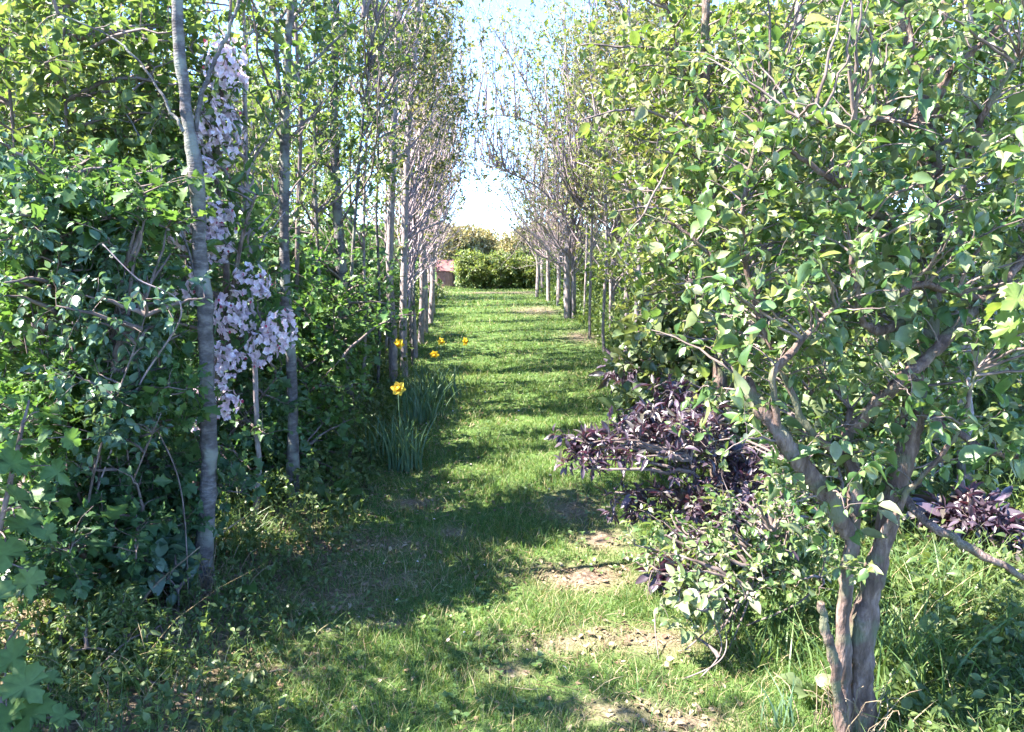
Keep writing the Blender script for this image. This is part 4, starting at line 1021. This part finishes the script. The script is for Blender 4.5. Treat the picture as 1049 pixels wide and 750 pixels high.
# dead stalks round the foot of the straw-footed grey trunk, and fallen sticks
def dead_tuft(label, base, n, h, seed):
    rng = np.random.default_rng(seed); base = np.asarray(base, float)
    t = thing('dead_tuft', label, 'dead plant', base)
    mb = MB()
    a = np.stack([rng.normal(size=n) * .06, rng.normal(size=n) * .06, np.zeros(n) - .01], -1)
    az = rng.uniform(0, 6.28, n); r = rng.uniform(.02, .16, n)
    bq = a + np.stack([np.cos(az) * r, np.sin(az) * r, h * rng.uniform(.25, 1, n)], -1)
    P = curves(rng, a, bq, 6, .3, .07)
    tubes(mb, P, np.full((n, 1), .0022) * np.linspace(1, .5, 6)[None], 4, 0)
    mb.build('dead_stalk_foliage', M['dead_stem'], t)
dead_tuft('tangle of dead straw stalks around the foot of the straw-footed grey trunk', ground_point(205, 622), 90, .22, 151)
dead_tuft('dead straw stalks around the foot of the gnarled trunk', ground_point(872, 745), 60, .24, 152)

def stick(label, pts, r, m='dead_stem', name='stick', cat='stick'):
    rng = np.random.default_rng(int(abs(pts[0][0]) * 1000) % 997)
    pts = np.asarray(pts, float); mb = MB()
    limb(rng, mb, pts - pts[0], [r, r * .9, r * .5], 7, .08)
    o = mb.build(name, M[m]); o.location = tuple(pts[0])
    return tag(o, label, cat)
stick('pale dead stem leaning up from the privet', [ground_point(111, 748), at(111, 715, ground_point(111, 748)[1]), at(110, 690, ground_point(111, 748)[1])], .003)
stick('straight dead cane slanting beside the straw-footed grey trunk', [ground_point(120, 690), at(150, 610, 2.95), at(205, 560, 3.05)], .005)
stick('short pale cane sticking out past the straw-footed grey trunk', [at(190, 565, 3.3), at(225, 547, 3.3), at(250, 530, 3.3)], .005)
stick('thin bare cane arching across the dark shrub', [ground_point(195, 640), at(185, 500, 3.1), at(150, 410, 3.1), at(118, 262, 3.1)], .003, 'twig')
stick('bare forked twig reaching up past the blue green sprays', [gpt(-1.9, 3.0), at(130, 420, 3.0), at(186, 320, 2.95), at(140, 285, 2.9), at(105, 250, 2.9)], .004, 'pink_twig')
stick('fallen dark stem lying in front of the privet', [ground_point(70, 722), ground_point(130, 712) + [0, 0, .03], ground_point(225, 728)], .006, 'twig')
stick('short fallen twig on the thin turf', [ground_point(255, 700), ground_point(290, 690) + [0, 0, .01], ground_point(320, 700)], .004, 'twig')

# ---- what closes the view: hedge, hutch, far bushes
def hedge():
    rng = np.random.default_rng(161)
    b = ground_point(501, 297)
    Yh = b[1] + 1.0
    env = [blob(x, 276 + (k % 3), Yh, 15, 19, .7) for k, x in enumerate((478, 492, 506, 520, 534, 548, 562, 580, 600))]
    shrub('garden_hedge', 'clipped sunlit hedge across the end of the path', b + [0, 1.0, 0], env, 'dia', .075, M['hedge_leaf'], 150, 3600, 9, .3, 9, seed=161, cat='hedge', twig_r=.005, r=.03)
hedge()
def hutch():
    b = ground_point(457, 294); b[1] += .0
    t = thing('garden_hutch', 'small pinkish wooden hutch with a pitched roof beside the hedge', 'hutch', b, rz=.05)
    def box(mb, x0, x1, y0, y1, z0, z1):
        v = [(x, y, z) for z in (z0, z1) for y in (y0, y1) for x in (x0, x1)]
        mb.add(v, [(0, 2, 3, 1), (4, 5, 7, 6), (0, 1, 5, 4), (1, 3, 7, 5), (3, 2, 6, 7), (2, 0, 4, 6)])
    w = MB()
    for k in range(6):
        box(w, -.32 + k * .09, -.32 + k * .09 + .084, 0, .55, .02, .50)
    w.build('plank_wall', M['shed_wall'], t, smooth=False)
    r = MB()
    v = [(-.40, -.06, .535), (.26, -.06, .535), (-.40, .28, .90), (.26, .28, .90), (-.40, .62, .535), (.26, .62, .535)]
    vv = v + [(x, y, z - .03) for x, y, z in v]
    r.add(vv, [(0, 1, 3, 2), (2, 3, 5, 4), (6, 8, 9, 7), (8, 10, 11, 9), (0, 6, 7, 1), (4, 5, 11, 10)])
    r.more([(1, 7, 9, 3), (3, 9, 11, 5), (0, 2, 8, 6), (2, 4, 10, 8)], 0)
    r.build('roof', M['shed_roof'], t, smooth=False)
    tr_ = MB(); box(tr_, -.36, .235, -.035, -.005, .49, .53); box(tr_, .222, .30, -.02, .5, 0, .53)  # eave trim line, plus a dark slab colouring in the hutch's shaded right side
    tr_.build('trim_and_shaded_side', M['shed_trim_shade'], t, smooth=False)
    g = MB(); v = [(.215, .01, .52), (.215, .55, .52), (.215, .28, .85)]; g.add(v + [(-.32, y, z) for _, y, z in v], [(0, 1, 2), (3, 5, 4)]); g.build('gable', M['shed_wall'], t, smooth=False)
hutch()
G_F = 'rounded bushes on the far side of the field'
FARB = 'rounded olive bush on the far side of the field'
pf = shrub('far_bush', FARB, (0, 0, 0), [((0, 0, 1.9), (2.3, 2.0, 1.9)), ((1.2, .3, 1.4), (1.6, 1.5, 1.3)), ((-1.3, 0, 1.3), (1.5, 1.4, 1.2))], 'dia', .2, M['hill_leaf'], 70, 1300, 8, .6, 6, seed=171, cat='bush', group=G_F, twig_r=.012, r=.06)
pf.location = gpt(-3.5, 52); pf.scale = (.68,) * 3
for i in range(46):
    x = -41 + i * 1.8 + rngp.normal() * .6
    dup(pf, gpt(x, 54 + rngp.normal() * 2.5 + abs(x) * .1), rngp.uniform(0, 6.28), FARB, G_F, rngp.uniform(.64, .74))


# ------------------------------------------------------------------ camera, light, sky
cam = bpy.data.cameras.new('camera'); co = bpy.data.objects.new('camera', cam); COL.objects.link(co)
co.location = CAM; co.rotation_euler = (math.pi / 2 - TH, 0, 0)
cam.sensor_width = 36; cam.lens = F / PW * 36; cam.clip_start = .05; cam.clip_end = 2000
SC.camera = co
to_sun = Vector((-.92, -.18, .0)).normalized() * math.cos(R(52)) + Vector((0, 0, math.sin(R(52))))
sl = bpy.data.lights.new('sun', 'SUN'); sl.energy = 3.9; sl.angle = R(.5); sl.color = (1, .94, .85)
so = bpy.data.objects.new('sun', sl); COL.objects.link(so); so.rotation_euler = to_sun.to_track_quat('Z', 'Y').to_euler(); so.location = (-10, -5, 12)
w = bpy.data.worlds.new('World'); SC.world = w; w.use_nodes = True
nt = w.node_tree; nt.nodes.clear()
sk = nt.nodes.new('ShaderNodeTexSky'); sk.sky_type = 'NISHITA'; sk.sun_disc = False; sk.sun_elevation = R(52); sk.sun_rotation = math.atan2(to_sun.x, to_sun.y)
sk.air_density = .45; sk.dust_density = 0.0; sk.ozone_density = 6.5
bg = nt.nodes.new('ShaderNodeBackground'); bg.inputs['Strength'].default_value = .15
wo = nt.nodes.new('ShaderNodeOutputWorld')
nt.links.new(sk.outputs[0], bg.inputs[0]); nt.links.new(bg.outputs[0], wo.inputs[0])
SC.view_settings.view_transform = 'Standard'; SC.view_settings.look = 'None'; SC.view_settings.gamma = 1; SC.view_settings.exposure = 3.2
cy = SC.cycles
cy.max_bounces = 7; cy.diffuse_bounces = 3; cy.glossy_bounces = 2; cy.transmission_bounces = 4; cy.transparent_max_bounces = 4
cy.use_denoising = True; cy.use_adaptive_sampling = True; cy.adaptive_threshold = .02; cy.caustics_reflective = False; cy.caustics_refractive = False
